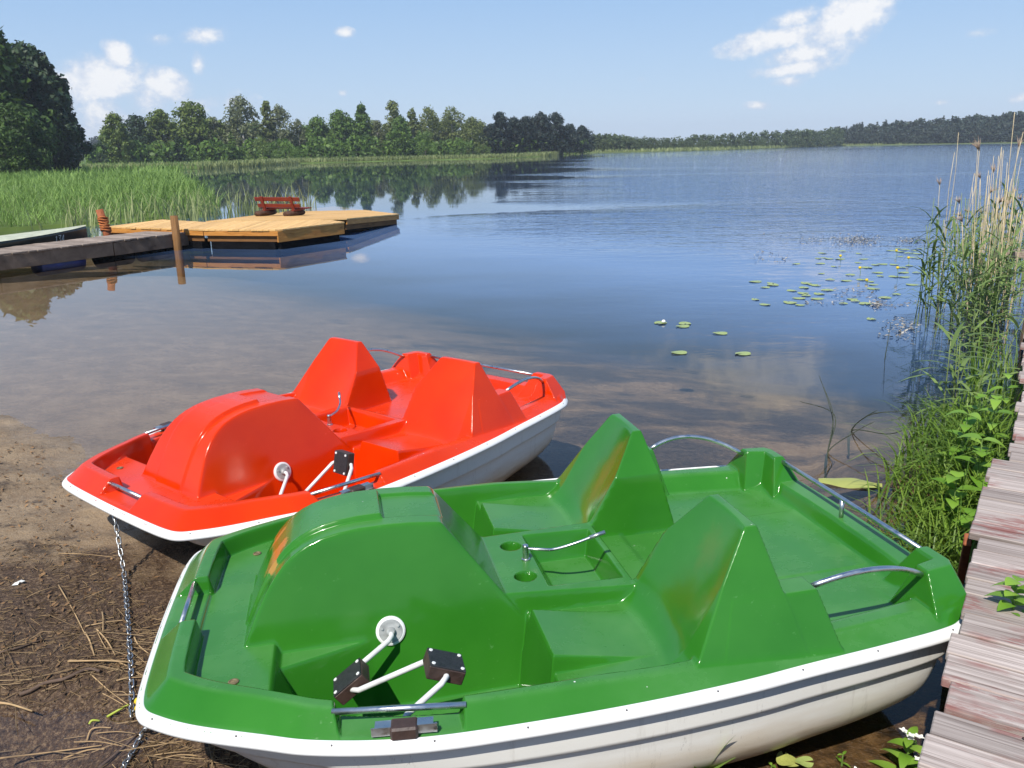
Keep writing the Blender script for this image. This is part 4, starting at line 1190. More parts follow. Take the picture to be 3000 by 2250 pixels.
# ---- the wooded point (measured left to right along the shore of the photo)
k_ = 1 / 1.229
pts_ = [(360, 505, 42, 'bush', L_SPRUCE, 'small round dark green tree at the left end of the wooded point'),
        (425, 405, 58, 'round', L_OLIVE, 'leafy tree rising behind the small round tree at the left end of the point'),
        (502, 412, 70, 'round', L_SPRUCE, 'dark blue green tree near the left end of the point'),
        (592, 392, 74, 'round', L_OLIVE, 'olive green broadleaf tree just right of the dark blue green tree'),
        (640, 478, 44, 'spruce', L_SPRUCE, 'low spruce in front of the olive green broadleaf trees'),
        (704, 363, 92, 'round', L_OLIVE, 'broad rounded olive tree, widest on the left half of the point'),
        (780, 420, 46, 'tall', L_GREY, 'thin greyish tree between the broad olive tree and the tall pale birch'),
        (838, 478, 46, 'spruce', L_ALDER, 'low dark conical tree under the tall pale birch'),
        (882, 342, 80, 'round', L_GREY, 'tallest tree on the point, a pale grey green birch with rounded head'),
        (975, 362, 34, 'tall', L_BIRCH, 'slender spiky birch top just right of the tallest tree'),
        (1015, 378, 62, 'round', L_GREY, 'dull brownish green birch right of the tallest tree'),
        (945, 488, 58, 'bush', L_BUSH, 'bright green low tree by the reeds below the tall birches'),
        (1040, 505, 55, 'bush', L_ALDER, 'low green bush at the foot of the dull brownish birch'),
        (1082, 428, 40, 'tall', L_GREY, 'small dull tree in the dip of the treetops at mid point'),
        (1150, 418, 66, 'round', L_ALDER, 'fresh green alder right of the dip in the treetops'),
        (1228, 394, 66, 'round', L_ALDER, 'larger fresh green alder with rounded lobed crown'),
        (1310, 374, 44, 'tall', L_ALDER, 'tall narrow green tree with a ragged pointed top'),
        (1362, 430, 34, 'tall', L_GREY, 'small thin tree right of the tall narrow green tree'),
        (1422, 362, 56, 'tall', L_BIRCH, 'tall dark birch with pale trunk standing over green alders'),
        (1442, 418, 60, 'round', L_ALDER, 'green alder in front of the tall dark birch'),
        (1490, 388, 36, 'tall', L_BIRCH, 'thin see-through birch top right of the tall dark birch'),
        (1548, 382, 66, 'round', L_BIRCH, 'brownish olive birch, first of the broad group on the right of the point'),
        (1532, 468, 60, 'bush', L_ALDER, 'green waterside alder below the brownish olive birches'),
        (1632, 382, 70, 'round', L_BIRCH, 'large brownish olive birch in the middle of the right hand group'),
        (1702, 418, 50, 'round', L_BIRCH, 'lower birch at the right end of the brownish group'),
        (1660, 500, 50, 'bush', L_ALDER, 'low green bush under the large brownish birch'),
        (1738, 518, 34, 'bush', L_BUSH, 'pale yellow green willow bush by the water beside the dark pines'),
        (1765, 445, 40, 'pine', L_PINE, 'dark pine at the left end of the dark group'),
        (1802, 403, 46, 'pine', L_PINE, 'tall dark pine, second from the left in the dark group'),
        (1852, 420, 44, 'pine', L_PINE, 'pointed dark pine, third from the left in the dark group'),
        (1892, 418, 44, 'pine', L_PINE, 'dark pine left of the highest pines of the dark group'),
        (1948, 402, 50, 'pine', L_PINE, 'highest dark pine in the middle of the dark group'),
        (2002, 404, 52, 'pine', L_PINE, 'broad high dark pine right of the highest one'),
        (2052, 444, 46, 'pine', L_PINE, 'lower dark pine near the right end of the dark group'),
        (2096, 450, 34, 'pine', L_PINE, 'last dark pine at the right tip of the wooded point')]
for i, (cx, ty, hw, kind, lf, lab_) in enumerate(pts_):
    px = cx * k_
    Y = np.interp(px, [250, 700, 1200, 1460, 1730], [138, 150, 160, 178, 196]) + (7 if hw > 60 or kind in ('tall',) else 0) - (6 if kind == 'bush' else 0)
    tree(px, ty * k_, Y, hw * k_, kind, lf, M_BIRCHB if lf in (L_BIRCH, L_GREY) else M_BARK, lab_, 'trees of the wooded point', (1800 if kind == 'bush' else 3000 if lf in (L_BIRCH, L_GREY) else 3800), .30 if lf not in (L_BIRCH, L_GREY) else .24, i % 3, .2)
# second row: the wood behind, filling the gaps between the front trees
for i in range(30):
    cx = np.interp(i / 29, [0, 1], [405, 2085]) + random.uniform(-14, 14)
    ty = np.interp(cx, [405, 700, 900, 1080, 1230, 1430, 1640, 1740, 1950, 2090], [455, 424, 422, 464, 440, 432, 422, 448, 430, 470]) + random.uniform(-14, 16)
    px = cx * k_; Y = np.interp(px, [250, 700, 1200, 1460, 1730], [138, 150, 160, 178, 196]) + 13
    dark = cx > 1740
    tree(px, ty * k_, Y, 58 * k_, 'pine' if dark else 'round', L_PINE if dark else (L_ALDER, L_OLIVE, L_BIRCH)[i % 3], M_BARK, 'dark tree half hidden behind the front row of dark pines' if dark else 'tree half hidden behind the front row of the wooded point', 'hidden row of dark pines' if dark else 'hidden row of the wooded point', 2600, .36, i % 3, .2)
# undergrowth closing the foot of the wood
V_, F_ = [], []
P_ = []; N_ = []
for i in range(9000):
    px = rng.uniform(250, 1725); Y = np.interp(px, [250, 700, 1200, 1460, 1730], [140, 152, 162, 180, 198]) + rng.uniform(-4, 10)
    b = away(px, 450, Y); hgt = 3.4 * (1 + .6 * vnoise(px, 0, .03)) * rng.random() ** .8
    P_.append((b[0], b[1], .1 + hgt)); d = rng.normal(size=3) + np.array([0, -.3, .6]); N_.append(d / np.linalg.norm(d))
V_, F_ = cards(np.array(P_), np.array(N_), rng.uniform(.25, .6, len(P_)), .8)
tag(add('undergrowth', raw_mesh('undergrowth', V_, F_, False), L_ALDER), 'dark green undergrowth along the foot of the wooded point', None, None, 'stuff')

# ---- big dark trees at the left edge
tree(0, 60, 84, 185, 'big', L_OAK, M_BARK, 'tall dark leafy tree at the left edge of the photo', 'big trees on the left bank', 19000, .30, 0, .3)
tree(118, 135, 90, 158, 'big', L_SPRUCE, M_BARK, 'very dark dense tree with ragged edge, right of the tall leafy one', 'big trees on the left bank', 19000, .29, 1, .3)
tree(55, 300, 78, 95, 'round', L_OAK, M_BARK, 'lower broadleaf tree in front of the two big dark trees', 'big trees on the left bank', 9000, .24, 2, .3)
tree(-130, 200, 80, 150, 'round', L_ALDER, M_BARK, 'lighter green tree cut off by the left edge', 'big trees on the left bank', 9000, .24, 1, .3)
tree(155, 290, 88, 80, 'round', L_SPRUCE, M_BARK, 'dark rounded tree at the foot of the right edge of the big trees', 'big trees on the left bank', 8000, .26, 0, .3)
# ---- far shores
def far_row(pairs, n, leaf, label, group, depth, jit, kinds, zb=.3, nl=420, size=.62):
    xs = np.array([p[0] for p in pairs]); 
    for i in range(n):
        px = np.interp((i + rng.uniform(-.3, .3)) / (n - 1), np.linspace(0, 1, len(xs)), xs)
        ty = np.interp(px, xs, [p[1] for p in pairs]) + rng.uniform(-jit, jit); Y = np.interp(px, xs, [p[2] for p in pairs]) + rng.uniform(0, depth)
        hw = rng.uniform(16, 30)
        tree(px, ty, Y, hw, kinds[i % len(kinds)], leaf, M_BARK, label, group, nl, size, i % 3, zb)
far_row([(1690, 400, 224), (1790, 392, 226), (1900, 406, 232), (2080, 394, 250), (2300, 380, 285), (2450, 376, 325)], 84, L_FAR, 'pale green tree in the lower far tree line across the lake', 'lower far tree line', 12, 5, ('round', 'bush'))
far_row([(1700, 404, 224), (1900, 412, 232), (2080, 408, 250), (2300, 398, 285), (2450, 392, 325)], 40, L_FAR, 'pale green tree in the lower far tree line across the lake', 'lower far tree line', 2, 5, ('bush', 'round'))
far_row([(2445, 372, 338), (2560, 362, 338), (2700, 352, 332), (2850, 340, 326), (3000, 328, 326), (3250, 318, 330)], 80, L_FARD, 'dark tree in the taller far forest on the right shore', 'far dark forest on the right', 26, 7, ('pine', 'spruce', 'round'))
far_row([(2445, 385, 338), (2700, 372, 332), (2850, 362, 326), (3000, 355, 326), (3250, 345, 330)], 50, L_FARD, 'dark tree in the taller far forest on the right shore', 'far dark forest on the right', 3, 8, ('round', 'pine'))
far_row([(190, 412, 420), (300, 402, 425), (420, 408, 430)], 24, L_FARD, 'hazy dark tree far behind the gap left of the wooded point', 'far trees in the gap', 10, 5, ('pine', 'spruce'), .3)

# ---- reed belts and grass as masses
def blades(name, P, Hs, Ws, lean, m, label, segs=2, curl=.35, kind='stuff'):
    n = len(P); az = rng.random(n) * 2 * math.pi; ln = rng.uniform(.3, 1, n) * lean
    dx, dy = np.cos(az), np.sin(az)
    sx, sy = -dy, dx
    V = []; 
    ts = np.linspace(0, 1, segs + 1)
    rows = []
    for t in ts:
        off = ln * Hs * (t ** 2) ; z = Hs * t * (1 - curl * ln * t * t)
        w = Ws * (1 - t) ** .6 * .5 + .0004
        cx = P[:, 0] + dx * off; cy = P[:, 1] + dy * off; cz = P[:, 2] + z
        rows.append(np.stack([np.stack([cx - sx * w, cy - sy * w, cz], 1), np.stack([cx + sx * w, cy + sy * w, cz], 1)], 1))
    V = np.stack(rows, 1).reshape(n, -1, 3)
    nv = V.shape[1]; base = (np.arange(n) * nv)[:, None]
    F = np.concatenate([base + np.array([[2 * k, 2 * k + 1, 2 * k + 3, 2 * k + 2]]) for k in range(segs)], 0)
    o = add(name, raw_mesh(name, V.reshape(-1, 3), F, False), m)
    tag(o, label, None, None, kind); return o
from mathutils.geometry import intersect_point_line
def in_poly(x, y, poly):
    P = np.array(poly); c = np.zeros(len(x), bool)
    for a, b in zip(P, np.roll(P, -1, 0)):
        k = ((a[1] > y) != (b[1] > y)) & (x < (b[0] - a[0]) * (y - a[1]) / (b[1] - a[1] + 1e-12) + a[0]); c ^= k
    return c
L_REED = leaf_mat("reed_belt_leaves", (.095, .175, .030), (.290, .430, .110), .35, .5, .25)
L_FARREED = leaf_mat("far_reed_leaves", (.15, .19, .06), (.36, .40, .17), .35, .6, .1)
# near reed belt of the left bank
edge_in = [(-13.9, 23.0), (-12.0, 24.9), (-9.6, 27.2), (-9.8, 29), (-11.4, 34), (-14, 40), (-20, 55), (-30, 78), (-75, 78), (-60, 40), (-42, 26), (-24, 19)]
n = 44000
yy = 20 + 58 * rng.random(n) ** 1.7; xx = rng.uniform(-60, -9, n)
ok = in_poly(xx, yy, edge_in); xx, yy = xx[ok], yy[ok]
hh = (1.05 + .35 * vnoise(xx, yy, .3)) * rng.uniform(.65, 1.15, len(xx))
edge_fade = np.clip((yy - 20) / 10, .75, 1)
blades('reed_belt', np.stack([xx, yy, np.full(len(xx), -.02)], 1), hh * .86 * edge_fade, (.010 + .0007 * yy) * rng.uniform(.6, 1.3, len(yy)), 1.2, L_REED, 'bright green reeds and sedge filling the left bank', 3)
xx2 = rng.uniform(-12.5, -6.8, 420); yy2 = 24.4 + (xx2 + 12.5) * .75 + rng.normal(0, 1.5, 420)
blades('sparse_reeds', np.stack([xx2, yy2, np.full(420, -.05)], 1), rng.uniform(.5, 1.25, 420), np.full(420, .040), .7, L_FARREED, 'sparse pale reeds standing in the water off the left bank', 3)
# meadow and reed fringe below the wooded point
n = 15000
t = rng.random(n)
fx = np.interp(t, [0, .2, .45, .6, .75, .86, 1], [-62, -36, -32, -18, -1, 8, 12.5]); fy = np.interp(t, [0, .2, .45, .6, .75, .86, 1], [104, 104, 136, 144, 150.5, 172, 196])
d_ = rng.random(n) ** 1.3 * np.interp(t, [0, .45, .75, 1], [16, 7, 5, 4])
blades('reed_fringe', np.stack([fx + d_ * -.5, fy + d_, np.full(n, .0)], 1), rng.uniform(.5, 1.05, n), np.full(n, .16), .5, L_FARREED, 'pale reeds fringing the shore below the wooded point', 2)
n = 9000
xm = rng.uniform(-110, -24, n); ym = rng.uniform(60, 136, n); ok = in_poly(xm, ym, [(-24, 62), (-37, 100), (-33, 133), (-120, 136), (-120, 60)])
blades('meadow_grass', np.stack([xm[ok], ym[ok], np.full(ok.sum(), .05)], 1), rng.uniform(.5, 1.0, ok.sum()), np.full(ok.sum(), .16), .6, L_REED, 'tall meadow grass below the big dark trees', 2)
n = 3600
t = rng.random(n)
fx = np.interp(t, [0, .12, .3, .55, 1], [14, 36, 62, 124, 250]); fy = np.interp(t, [0, .12, .3, .55, 1], [214, 221, 241, 334, 328])
blades('far_fringe', np.stack([fx, fy + rng.uniform(0, 4, n), np.full(n, .1)], 1), rng.uniform(.4, 1.1, n), np.full(n, .5), .3, L_FARREED, 'pale strip of reeds along the far shore', 2)

# ---------------------------------------------------------------- beside the boardwalk
def bwp(a, b, z=0): return np.array([PA[0] + PD[0] * a + PN[0] * b, PA[1] + PD[1] * a + PN[1] * b, z])
def bwz(a, b):
    p = bwp(a, b); return p
L_GRASS = leaf_mat("bank_grass_blades", (.055, .130, .012), (.230, .350, .050), .4, .45, 3.0)
n = 1500
a_ = rng.uniform(2.2, 4.4, n); b_ = -np.abs(rng.normal(.24, .16, n)); b_ = np.clip(b_, -.60, -.03)
ok = (b_ > -.22 - .55 * np.clip((a_ - 2.0) / .8, 0, 1)) & (b_ > -.80 + .20 * np.clip(a_ - 3.9, 0, 1.2))
a_, b_ = a_[ok], b_[ok]
P_ = np.array([bwp(a, b) for a, b in zip(a_, b_)]); P_[:, 2] = bed_z(P_[:, 0], P_[:, 1]) - .01
blades('bank_grass', P_, rng.uniform(.16, .46, len(P_)) * (1 + .25 * (b_ > -.3)), rng.uniform(.008, .018, len(P_)), 1.1, L_GRASS, 'bright green grass between the water and the boardwalk', 5, .5)
n = 170
a_ = rng.uniform(4.2, 6.6, n); b_ = -rng.uniform(.0, .40, n)
P_ = np.array([bwp(a, b) for a, b in zip(a_, b_)]); P_[:, 2] = np.maximum(bed_z(P_[:, 0], P_[:, 1]), -.1)
blades('waterside_sedge', P_, rng.uniform(.25, .70, len(P_)), rng.uniform(.009, .018, len(P_)), .6, L_GRASS, 'taller sedge along the boardwalk before the reeds', 4, .3)

# reeds: green leafy canes and dry straw canes, each a plant of its own
L_CANE = leaf_mat("cane_leaves", (.075, .130, .035), (.235, .330, .100), .3, .5, 1.2)
M_STRAW = simple("dry_straw", (.56, .45, .27), .8, var=.25, vscale=4)
M_CANE = simple("green_cane", (.16, .21, .07), .6, var=.25, vscale=4)
M_PLUME = simple("dry_plume", (.30, .22, .16), .9, var=.3, vscale=20)
def reed_proto(seed, H, green):
    r = random.Random(seed)
    root = empty('reed')
    bend = r.uniform(-.10, .10); st = []
    for k in range(7):
        t = k / 6; st.append((bend * H * t * t + .012 * math.sin(k * 1.7), .05 * bend * t, -.35 + t * (H + .35)))
    rr = .0062 if green else .0048
    MB().tube(st, [rr * (1 - .5 * k / 6) for k in range(7)], 6).build('stem', M_CANE if green else M_STRAW, root, True)
    if green:
        mb = MB()
        for k in range(r.randint(10, 14)):
            t = .2 + .78 * k / 13; z = t * H; x0 = bend * H * t * t
            az = r.uniform(0, 6.28); L = r.uniform(.36, .66); up = r.uniform(.45, 1.25)
            for_ = Vector((math.cos(az), math.sin(az), 0)); sd = Vector((-for_.y, for_.x, 0)); V = []
            for q in range(6):
                u = q / 5; c = Vector((x0, 0, z)) + for_ * (L * u * (.75 - .1 * up)) + Vector((0, 0, L * (up * u - .75 * u * u)))
                w = .0135 * (math.sin(min(1, u * 1.15 + .12) * math.pi) ** .7) + .0006
                V += [c - sd * w, c + sd * w + Vector((0, 0, .004))]
            mb._add(V, [(2 * q, 2 * q + 1, 2 * q + 3, 2 * q + 2) for q in range(5)])
        mb.build('leaf', L_CANE, root, True)
    elif r.random() < .25:
        mb = MB(); tip = Vector(st[-1])
        for k in range(14):
            a = r.uniform(0, 6.28); d = Vector((math.cos(a) * .3 + .35, math.sin(a) * .3, r.uniform(.2, 1))).normalized()
            mb.tube([tip - Vector((0, 0, .02 * r.random())), tip + d * r.uniform(.05, .12)], [.004, .001], 4)
        mb.build('plume', M_PLUME, root, True)
    return root
pg = [reed_proto(40 + k, 1.5 + .12 * k, True) for k in range(4)]
pd_ = [reed_proto(60 + k, 1.45 + .14 * k, False) for k in range(5)]
def put_reed(prs, k, a, b, s, lab_, grp, used):
    b += .14
    if 5.2 < a < 9.6 and b > -.30: b -= .35
    p = bwp(a, b, 0); src = prs[k % len(prs)]
    o = src if id(src) not in used else dup(src); used.add(id(src))
    o.location = (p[0], p[1], 0); o.rotation_euler = (random.uniform(-.06, .06), random.uniform(-.06, .06), random.uniform(0, 6.28)); o.scale = (1, 1, s)
    tag(o, lab_, 'reed', grp)
used = set()
for k in range(175):
    a = random.uniform(7.0, 13.5); b = -random.random() ** .8 * (.25 + 1.05 * min(1, (a - 6.6) / 2.0)) + .30 * max(0, a - 9)
    put_reed(pd_, k, a, b, random.uniform(.62, 1.12), 'dry straw coloured reed cane standing in the water beside the boardwalk', 'dry reed canes', used)
for k in range(120):
    a = random.uniform(6.4, 13.2); b = -random.random() ** .8 * (.3 + 1.10 * min(1, (a - 6.2) / 2.0)) + .30 * max(0, a - 9)
    put_reed(pg, k, a, b, random.uniform(.5, .72) * (1 + .09 * max(0, a - 6.5)), 'green leafy reed standing in the water beside the boardwalk', 'green leafy reeds', used)
for k, (px, py) in enumerate(((2690, 1275), (2735, 1240), (2760, 1290), (2830, 1210), (2880, 1180), (2900, 1120))):   # small reeds nearer by
    p = at(px, py, 0); ra = (p[:2] - PA) @ PD; rb_ = (p[:2] - PA) @ PN
    put_reed(pg, k, ra, rb_, random.uniform(.34, .48), 'short young reed with broad leaves at the water side of the bank grass', 'short young reeds', used)

# broad-leaved herbs
L_HERB = leaf_mat("herb_leaves", (.120, .270, .020), (.300, .480, .070), .35, .45, 4.0)
M_STEM = simple("herb_stem", (.12, .20, .04), .6)
M_PETAL = simple("white_petal", (.75, .75, .70), .7)
M_YEL = simple("yellow_petal", (.72, .52, .02), .6)
def leaf_shape(mb, base, d, up, L, W, droop=.35):
    d = Vector(d).normalized(); sd = d.cross(Vector((0, 0, 1)));
    if sd.length < .01: sd = Vector((1, 0, 0))
    sd.normalize(); V = []; n = 7
    for q in range(n):
        u = q / (n - 1); c = Vector(base) + d * (L * u) + Vector((0, 0, L * (up * u - droop * u * u)))
        w = W * .5 * math.sin(math.pi * min(1, u * .93 + .07) ** .75) ** .8 if 0 < q < n - 1 else W * .03
        V += [c - sd * w + Vector((0, 0, w * .12)), c, c + sd * w + Vector((0, 0, w * .12))]
    mb._add(V, [(3 * q + k, 3 * q + k + 1, 3 * q + k + 4, 3 * q + k + 3) for q in range(n - 1) for k in range(2)])
def herb(p, H, nl, L, W, label, group=None, flower=None, seed=0, lean=(0, 0), name='herb', cat='herb'):
    r = random.Random(seed); root = empty(name, tuple(p), r.uniform(0, 6), label, cat, group)
    st = [(lean[0] * t * t * H, lean[1] * t * t * H, H * t - .05) for t in np.linspace(0, 1, 5)]
    MB().tube(st, [.005, .0045, .004, .003, .002], 6).build('stem', M_STEM, root, True)
    mb = MB()
    for k in range(nl):
        t = .12 + .88 * (k // 2) / max(1, (nl - 1) // 2); a = (k // 2) * 1.57 + (k % 2) * math.pi + r.uniform(-.3, .3)
        i = min(3, int(t * 4)); b = Vector(st[i]).lerp(Vector(st[i + 1]), t * 4 - i)
        leaf_shape(mb, b, (math.cos(a), math.sin(a), 0), r.uniform(.25, .7), 1.3 * L * r.uniform(.7, 1.15) * (1 - .35 * t), 1.4 * W * r.uniform(.8, 1.1) * (1 - .25 * t), r.uniform(.3, .8))
    mb.build('foliage', L_HERB, root, True)
    if flower:
        fm = MB(); tip = Vector(st[-1])
        for q in range(flower):
            c = tip + Vector((r.uniform(-.03, .03), r.uniform(-.03, .03), r.uniform(0, .03)))
            for j in range(4):
                a = j * 1.57 + q; leaf_shape(fm, c, (math.cos(a), math.sin(a), 0), .5, .014, .010, .2)
        fm.build('flower', M_PETAL, root, True)
    return root
hs = [(2.52, -.10, .40, 12, .11, .065), (2.75, -.20, .44, 14, .13, .075), (3.0, -.12, .50, 14, .13, .075), (3.25, -.22, .48, 14, .13, .07), (3.5, -.10, .54, 14, .12, .06), (3.8, -.2, .46, 12, .12, .055), (4.15, -.08, .58, 14, .12, .05)]
for k, (a, b, H, nl, L, W) in enumerate(hs):
    p = bwp(a, b); p[2] = gz(p[0], p[1])
    herb(p, H, nl, L, W, 'broad leaved green herb growing against the side of the boardwalk', 'broad leaved herbs', None, 20 + k)
p = at(2968, 1782, .502)
herb(p, .15, 14, .075, .045, 'small bushy weed growing through a gap between the boards', None, None, 5, (0, 0), 'weed', 'weed')
for k, (px, py, H, nl, L, W, fl, lb) in enumerate((
        (2655, 2235, .22, 12, .15, .055, 6, 'leafy weed with white flowers at the foot of the near boardwalk end'),
        (2700, 2265, .16, 8, .12, .05, 4, 'lower weed with white flowers right against the boardwalk at the bottom edge'),
        (2470, 2205, .09, 6, .05, .016, 0, 'small sprig growing in the brown water below the white hull'),
        (2490, 2262, .07, 5, .05, .022, 5, 'tiny white flowered weed at the bottom edge below the sprig'),
        (2262, 2225, .07, 6, .035, .022, 0, 'small sprig beside the round floating leaves'),
        (2415, 2275, .05, 4, .04, .02, 5, 'tiny white flower right of the round floating leaves'))):
    p = at(px, py, 0); p[2] = max(gz(p[0], p[1]), -.03)
    herb(p, H * .8, nl, L * .62, W * .62, lb, 'small weeds in the brown shallows', fl or None, 70 + k, (0, 0), 'weed', 'weed')
# grass tuft and lone blades against the hull
L_TUFT = leaf_mat("tuft_leaves", (.10, .20, .03), (.24, .36, .08), .35, .5, 3)
p = at(2050, 2290, .02)
root = empty('grass_tuft', tuple(p), 0, 'tuft of pointed green leaves in front of the white hull at the bottom edge', 'grass tuft')
mb = MB(); r_ = random.Random(3)
for k in range(13):
    a = k * 2.4; leaf_shape(mb, (0, 0, 0), (math.cos(a), math.sin(a), 0), r_.uniform(.9, 2.6), r_.uniform(.07, .145), .022, .5)
mb.build('foliage', L_TUFT, root, True)
def blade(p, tip, w, label):
    d = np.array(tip) - np.array(p); mb = MB(); V = []
    for q in range(7):
        u = q / 6; c = Vector(np.array(p) + d * u) + Vector((.02 * u * u, 0, .0)); ww = w * (1 - u) ** .6 + .0005
        V += [c - Vector((ww, 0, 0)), c + Vector((0, -ww * .4, 0)), c + Vector((ww, 0, 0))]
    mb._add(V, [(3 * q + k, 3 * q + k + 1, 3 * q + k + 4, 3 * q + k + 3) for q in range(6) for k in range(2)])
    return tag(mb.build('sedge', L_TUFT, None, True), label, 'grass blade')
p = at(2020, 2345, .0); blade(p, p + np.array([-.085, .03, .26]), .006, 'tall single grass blade leaning left in front of the hull')
p = at(1852, 2345, .0); blade(p, p + np.array([.0, .01, .18]), .005, 'short upright grass blade left of the tuft at the bottom edge')

# ---------------------------------------------------------------- on the water
L_PAD = leaf_mat("lily_pad", (.20, .27, .06), (.36, .42, .14), 0, .35, 2.0)
L_PADY = leaf_mat("yellow_pad", (.24, .27, .05), (.40, .41, .12), 0, .4, 4.0)
def pad_mesh(seed):
    r = random.Random(seed); V = [(0, 0, .004)]; n = 22
    for k in range(n + 1):
        a = .18 + (2 * math.pi - .36) * k / n; rr = 1 * (1 + .05 * math.sin(3 * a + seed)); V.append((rr * math.cos(a) * 1.15, rr * math.sin(a), .004 + .004 * math.sin(2 * a + seed)))
    return raw_mesh('pad', np.array(V), [(0, k, k + 1) for k in range(1, n + 1)], True)
pads = [pad_mesh(k) for k in range(3)]
def pad(px, py, r, lab_, grp=None, m=None, k=0, name='lily_pad'):
    p = at(px, py, .006)
    o = add(name, pads[k % 3], m or L_PAD); o.location = tuple(p); o.scale = (r, r, 1); o.rotation_euler = (0, 0, random.uniform(0, 6.28))
    return tag(o, lab_, 'lily pad', grp)
C3 = [(215, 630), (370, 645), (390, 662), (310, 687), (215, 808), (310, 858), (560, 838), (660, 862), (580, 720), (690, 745), (720, 768), (650, 795), (700, 690), (720, 645), (820, 668), (790, 660), (850, 752), (830, 800), (930, 715), (1180, 805), (1210, 822), (1090, 848), (1310, 850), (1270, 612), (1360, 628), (1120, 620), (1160, 562), (1430, 540), (1330, 490), (1410, 462), (1480, 455), (1240, 440), (1290, 405), (1060, 405), (840, 398), (900, 392), (950, 402), (860, 450), (620, 452), (1390, 660), (1390, 700), (1620, 757), (1500, 790), (1780, 660), (1600, 580), (1700, 585), (1460, 575), (1690, 540), (1820, 540), (1600, 460), (1680, 490), (1750, 470), (1560, 320), (1650, 330), (1740, 345), (1830, 350), (1790, 320), (1850, 300), (1650, 380), (1780, 390), (1850, 400), (1370, 1003), (880, 345), (1080, 325), (1250, 350), (1640, 300), (1700, 310), (1000, 480), (870, 548), (960, 610)]
for k, (x, y) in enumerate(C3):
    pad(2150 + x / 3.403, 640 + y / 3.403, random.uniform(.048, .085), 'oval yellow green lily pad floating in front of the reeds', 'lily pads before the reeds', None, k)
for k, (px, py, lb) in enumerate(((1935, 946, 'leftmost lily pad alone on the open water, with a white bud at its rim'), (2007, 948, 'farther pad of the overlapping pair on the open water'), (2000, 956, 'nearer pad of the overlapping pair on the open water'),
                                  (2110, 976, 'lone lily pad right of the overlapping pair on the open water'), (1989, 1033, 'nearest left lily pad, alone above the red boat stern'), (2176, 1036, 'nearest right lily pad, alone on the dark blue water'))):
    pad(px, py, .070, lb, 'scattered lily pads', None, k)
pad(2300, 2228, .030, 'left of the round leaves floating by the hull at the bottom edge', 'round leaves by the hull', L_PADY, 1, 'floating_leaf')
pad(2316, 2232, .028, 'round leaf overlapping the left one by the hull at the bottom edge', 'round leaves by the hull', L_PADY, 2, 'floating_leaf')
pad(2357, 2234, .026, 'greenest round leaf by the hull at the bottom edge', 'round leaves by the hull', L_PAD, 0, 'floating_leaf')
# big yellowing leaf by the green boat
p = at(2490, 1415, .008); V = []; n = 12
for q in range(n):
    u = q / (n - 1); w = .075 * math.sin(math.pi * (u * .92 + .05)) ** .6; V += [(-.18 + .36 * u, -w, .004 * math.sin(q)), (-.18 + .36 * u, 0, .012), (-.18 + .36 * u, w, .004 * math.cos(q))]
mb = MB(); mb._add(V, [(3 * q + k, 3 * q + k + 1, 3 * q + k + 4, 3 * q + k + 3) for q in range(n - 1) for k in range(2)])
o = mb.build('floating_leaf', L_PADY, None, True); o.location = tuple(p); o.rotation_euler = (.02, .0, -.25)
tag(o, 'large yellowing leaf floating beside the stern of the green boat', 'leaf')
# yellow water lilies
for k, (x, y, h) in enumerate(((1060, 430, .09), (1252, 575, .12), (1618, 375, .09), (1738, 450, .09), (1625, 590, .14), (1325, 640, .03))):
    p = at(2150 + x / 3.403, 640 + y / 3.403, 0)
    r = empty('water_lily', tuple(p), 0, 'yellow water lily bud on a stalk above the pads', 'water lily', 'yellow water lilies')
    MB().tube([(0, 0, -.2), (.01, 0, h * .5), (0, .01, h)], .004, 6).build('stalk', M_STEM, r, True)
    MB().lathe([(0, -.015), (.016, -.01), (.024, .006), (.021, .022), (.010, .028), (0, .028)], (0, .01, h), None, 12).build('bud', M_YEL, r, True)
p = at(1944, 945, .012); tag(MB().lathe([(0, 0), (.022, .002), (.026, .016), (.012, .032), (0, .034)], tuple(p), None, 10).build('flower_bud', M_PETAL, None, True), 'white flower bud at the rim of the leftmost open water pad', 'flower')
# drifting weed flecks
P_ = []
for (x0, y0, x1, y1, cnt) in ((900, 150, 1530, 290, 620), (1530, 170, 2060, 270, 260), (640, 190, 900, 270, 60), (1350, 800, 1520, 910, 130), (1500, 820, 1900, 900, 40), (950, 700, 1420, 800, 90), (1500, 960, 1900, 1225, 120), (200, 330, 560, 440, 60), (300, 150, 900, 250, 50), (1400, 1000, 1800, 1200, 40), (700, 820, 1100, 860, 30)):
    q = rng.normal(.5, .21, (cnt, 2)) if cnt > 100 else rng.random((cnt, 2))
    for a, b in q: P_.append(at(2150 + (x0 + a * (x1 - x0)) / 3.403, 640 + (y0 + b * (y1 - y0)) / 3.403, .006))
P_ = np.array(P_); N_ = np.array([0, 0, 1]) + rng.normal(0, .28, P_.shape); N_ /= np.linalg.norm(N_, axis=1)[:, None]
V_, F_ = cards(P_ + np.array([0, 0, .008]), N_, rng.uniform(.012, .034, len(P_)), .7)
tag(add('drifting_weed', raw_mesh('drifting_weed', V_, F_, False), leaf_mat("weed_flecks", (.05, .04, .03), (.42, .40, .36), 0, .5, 9)), 'small brown and pale flecks of drifting weed around the lily pads', None, None, 'stuff')
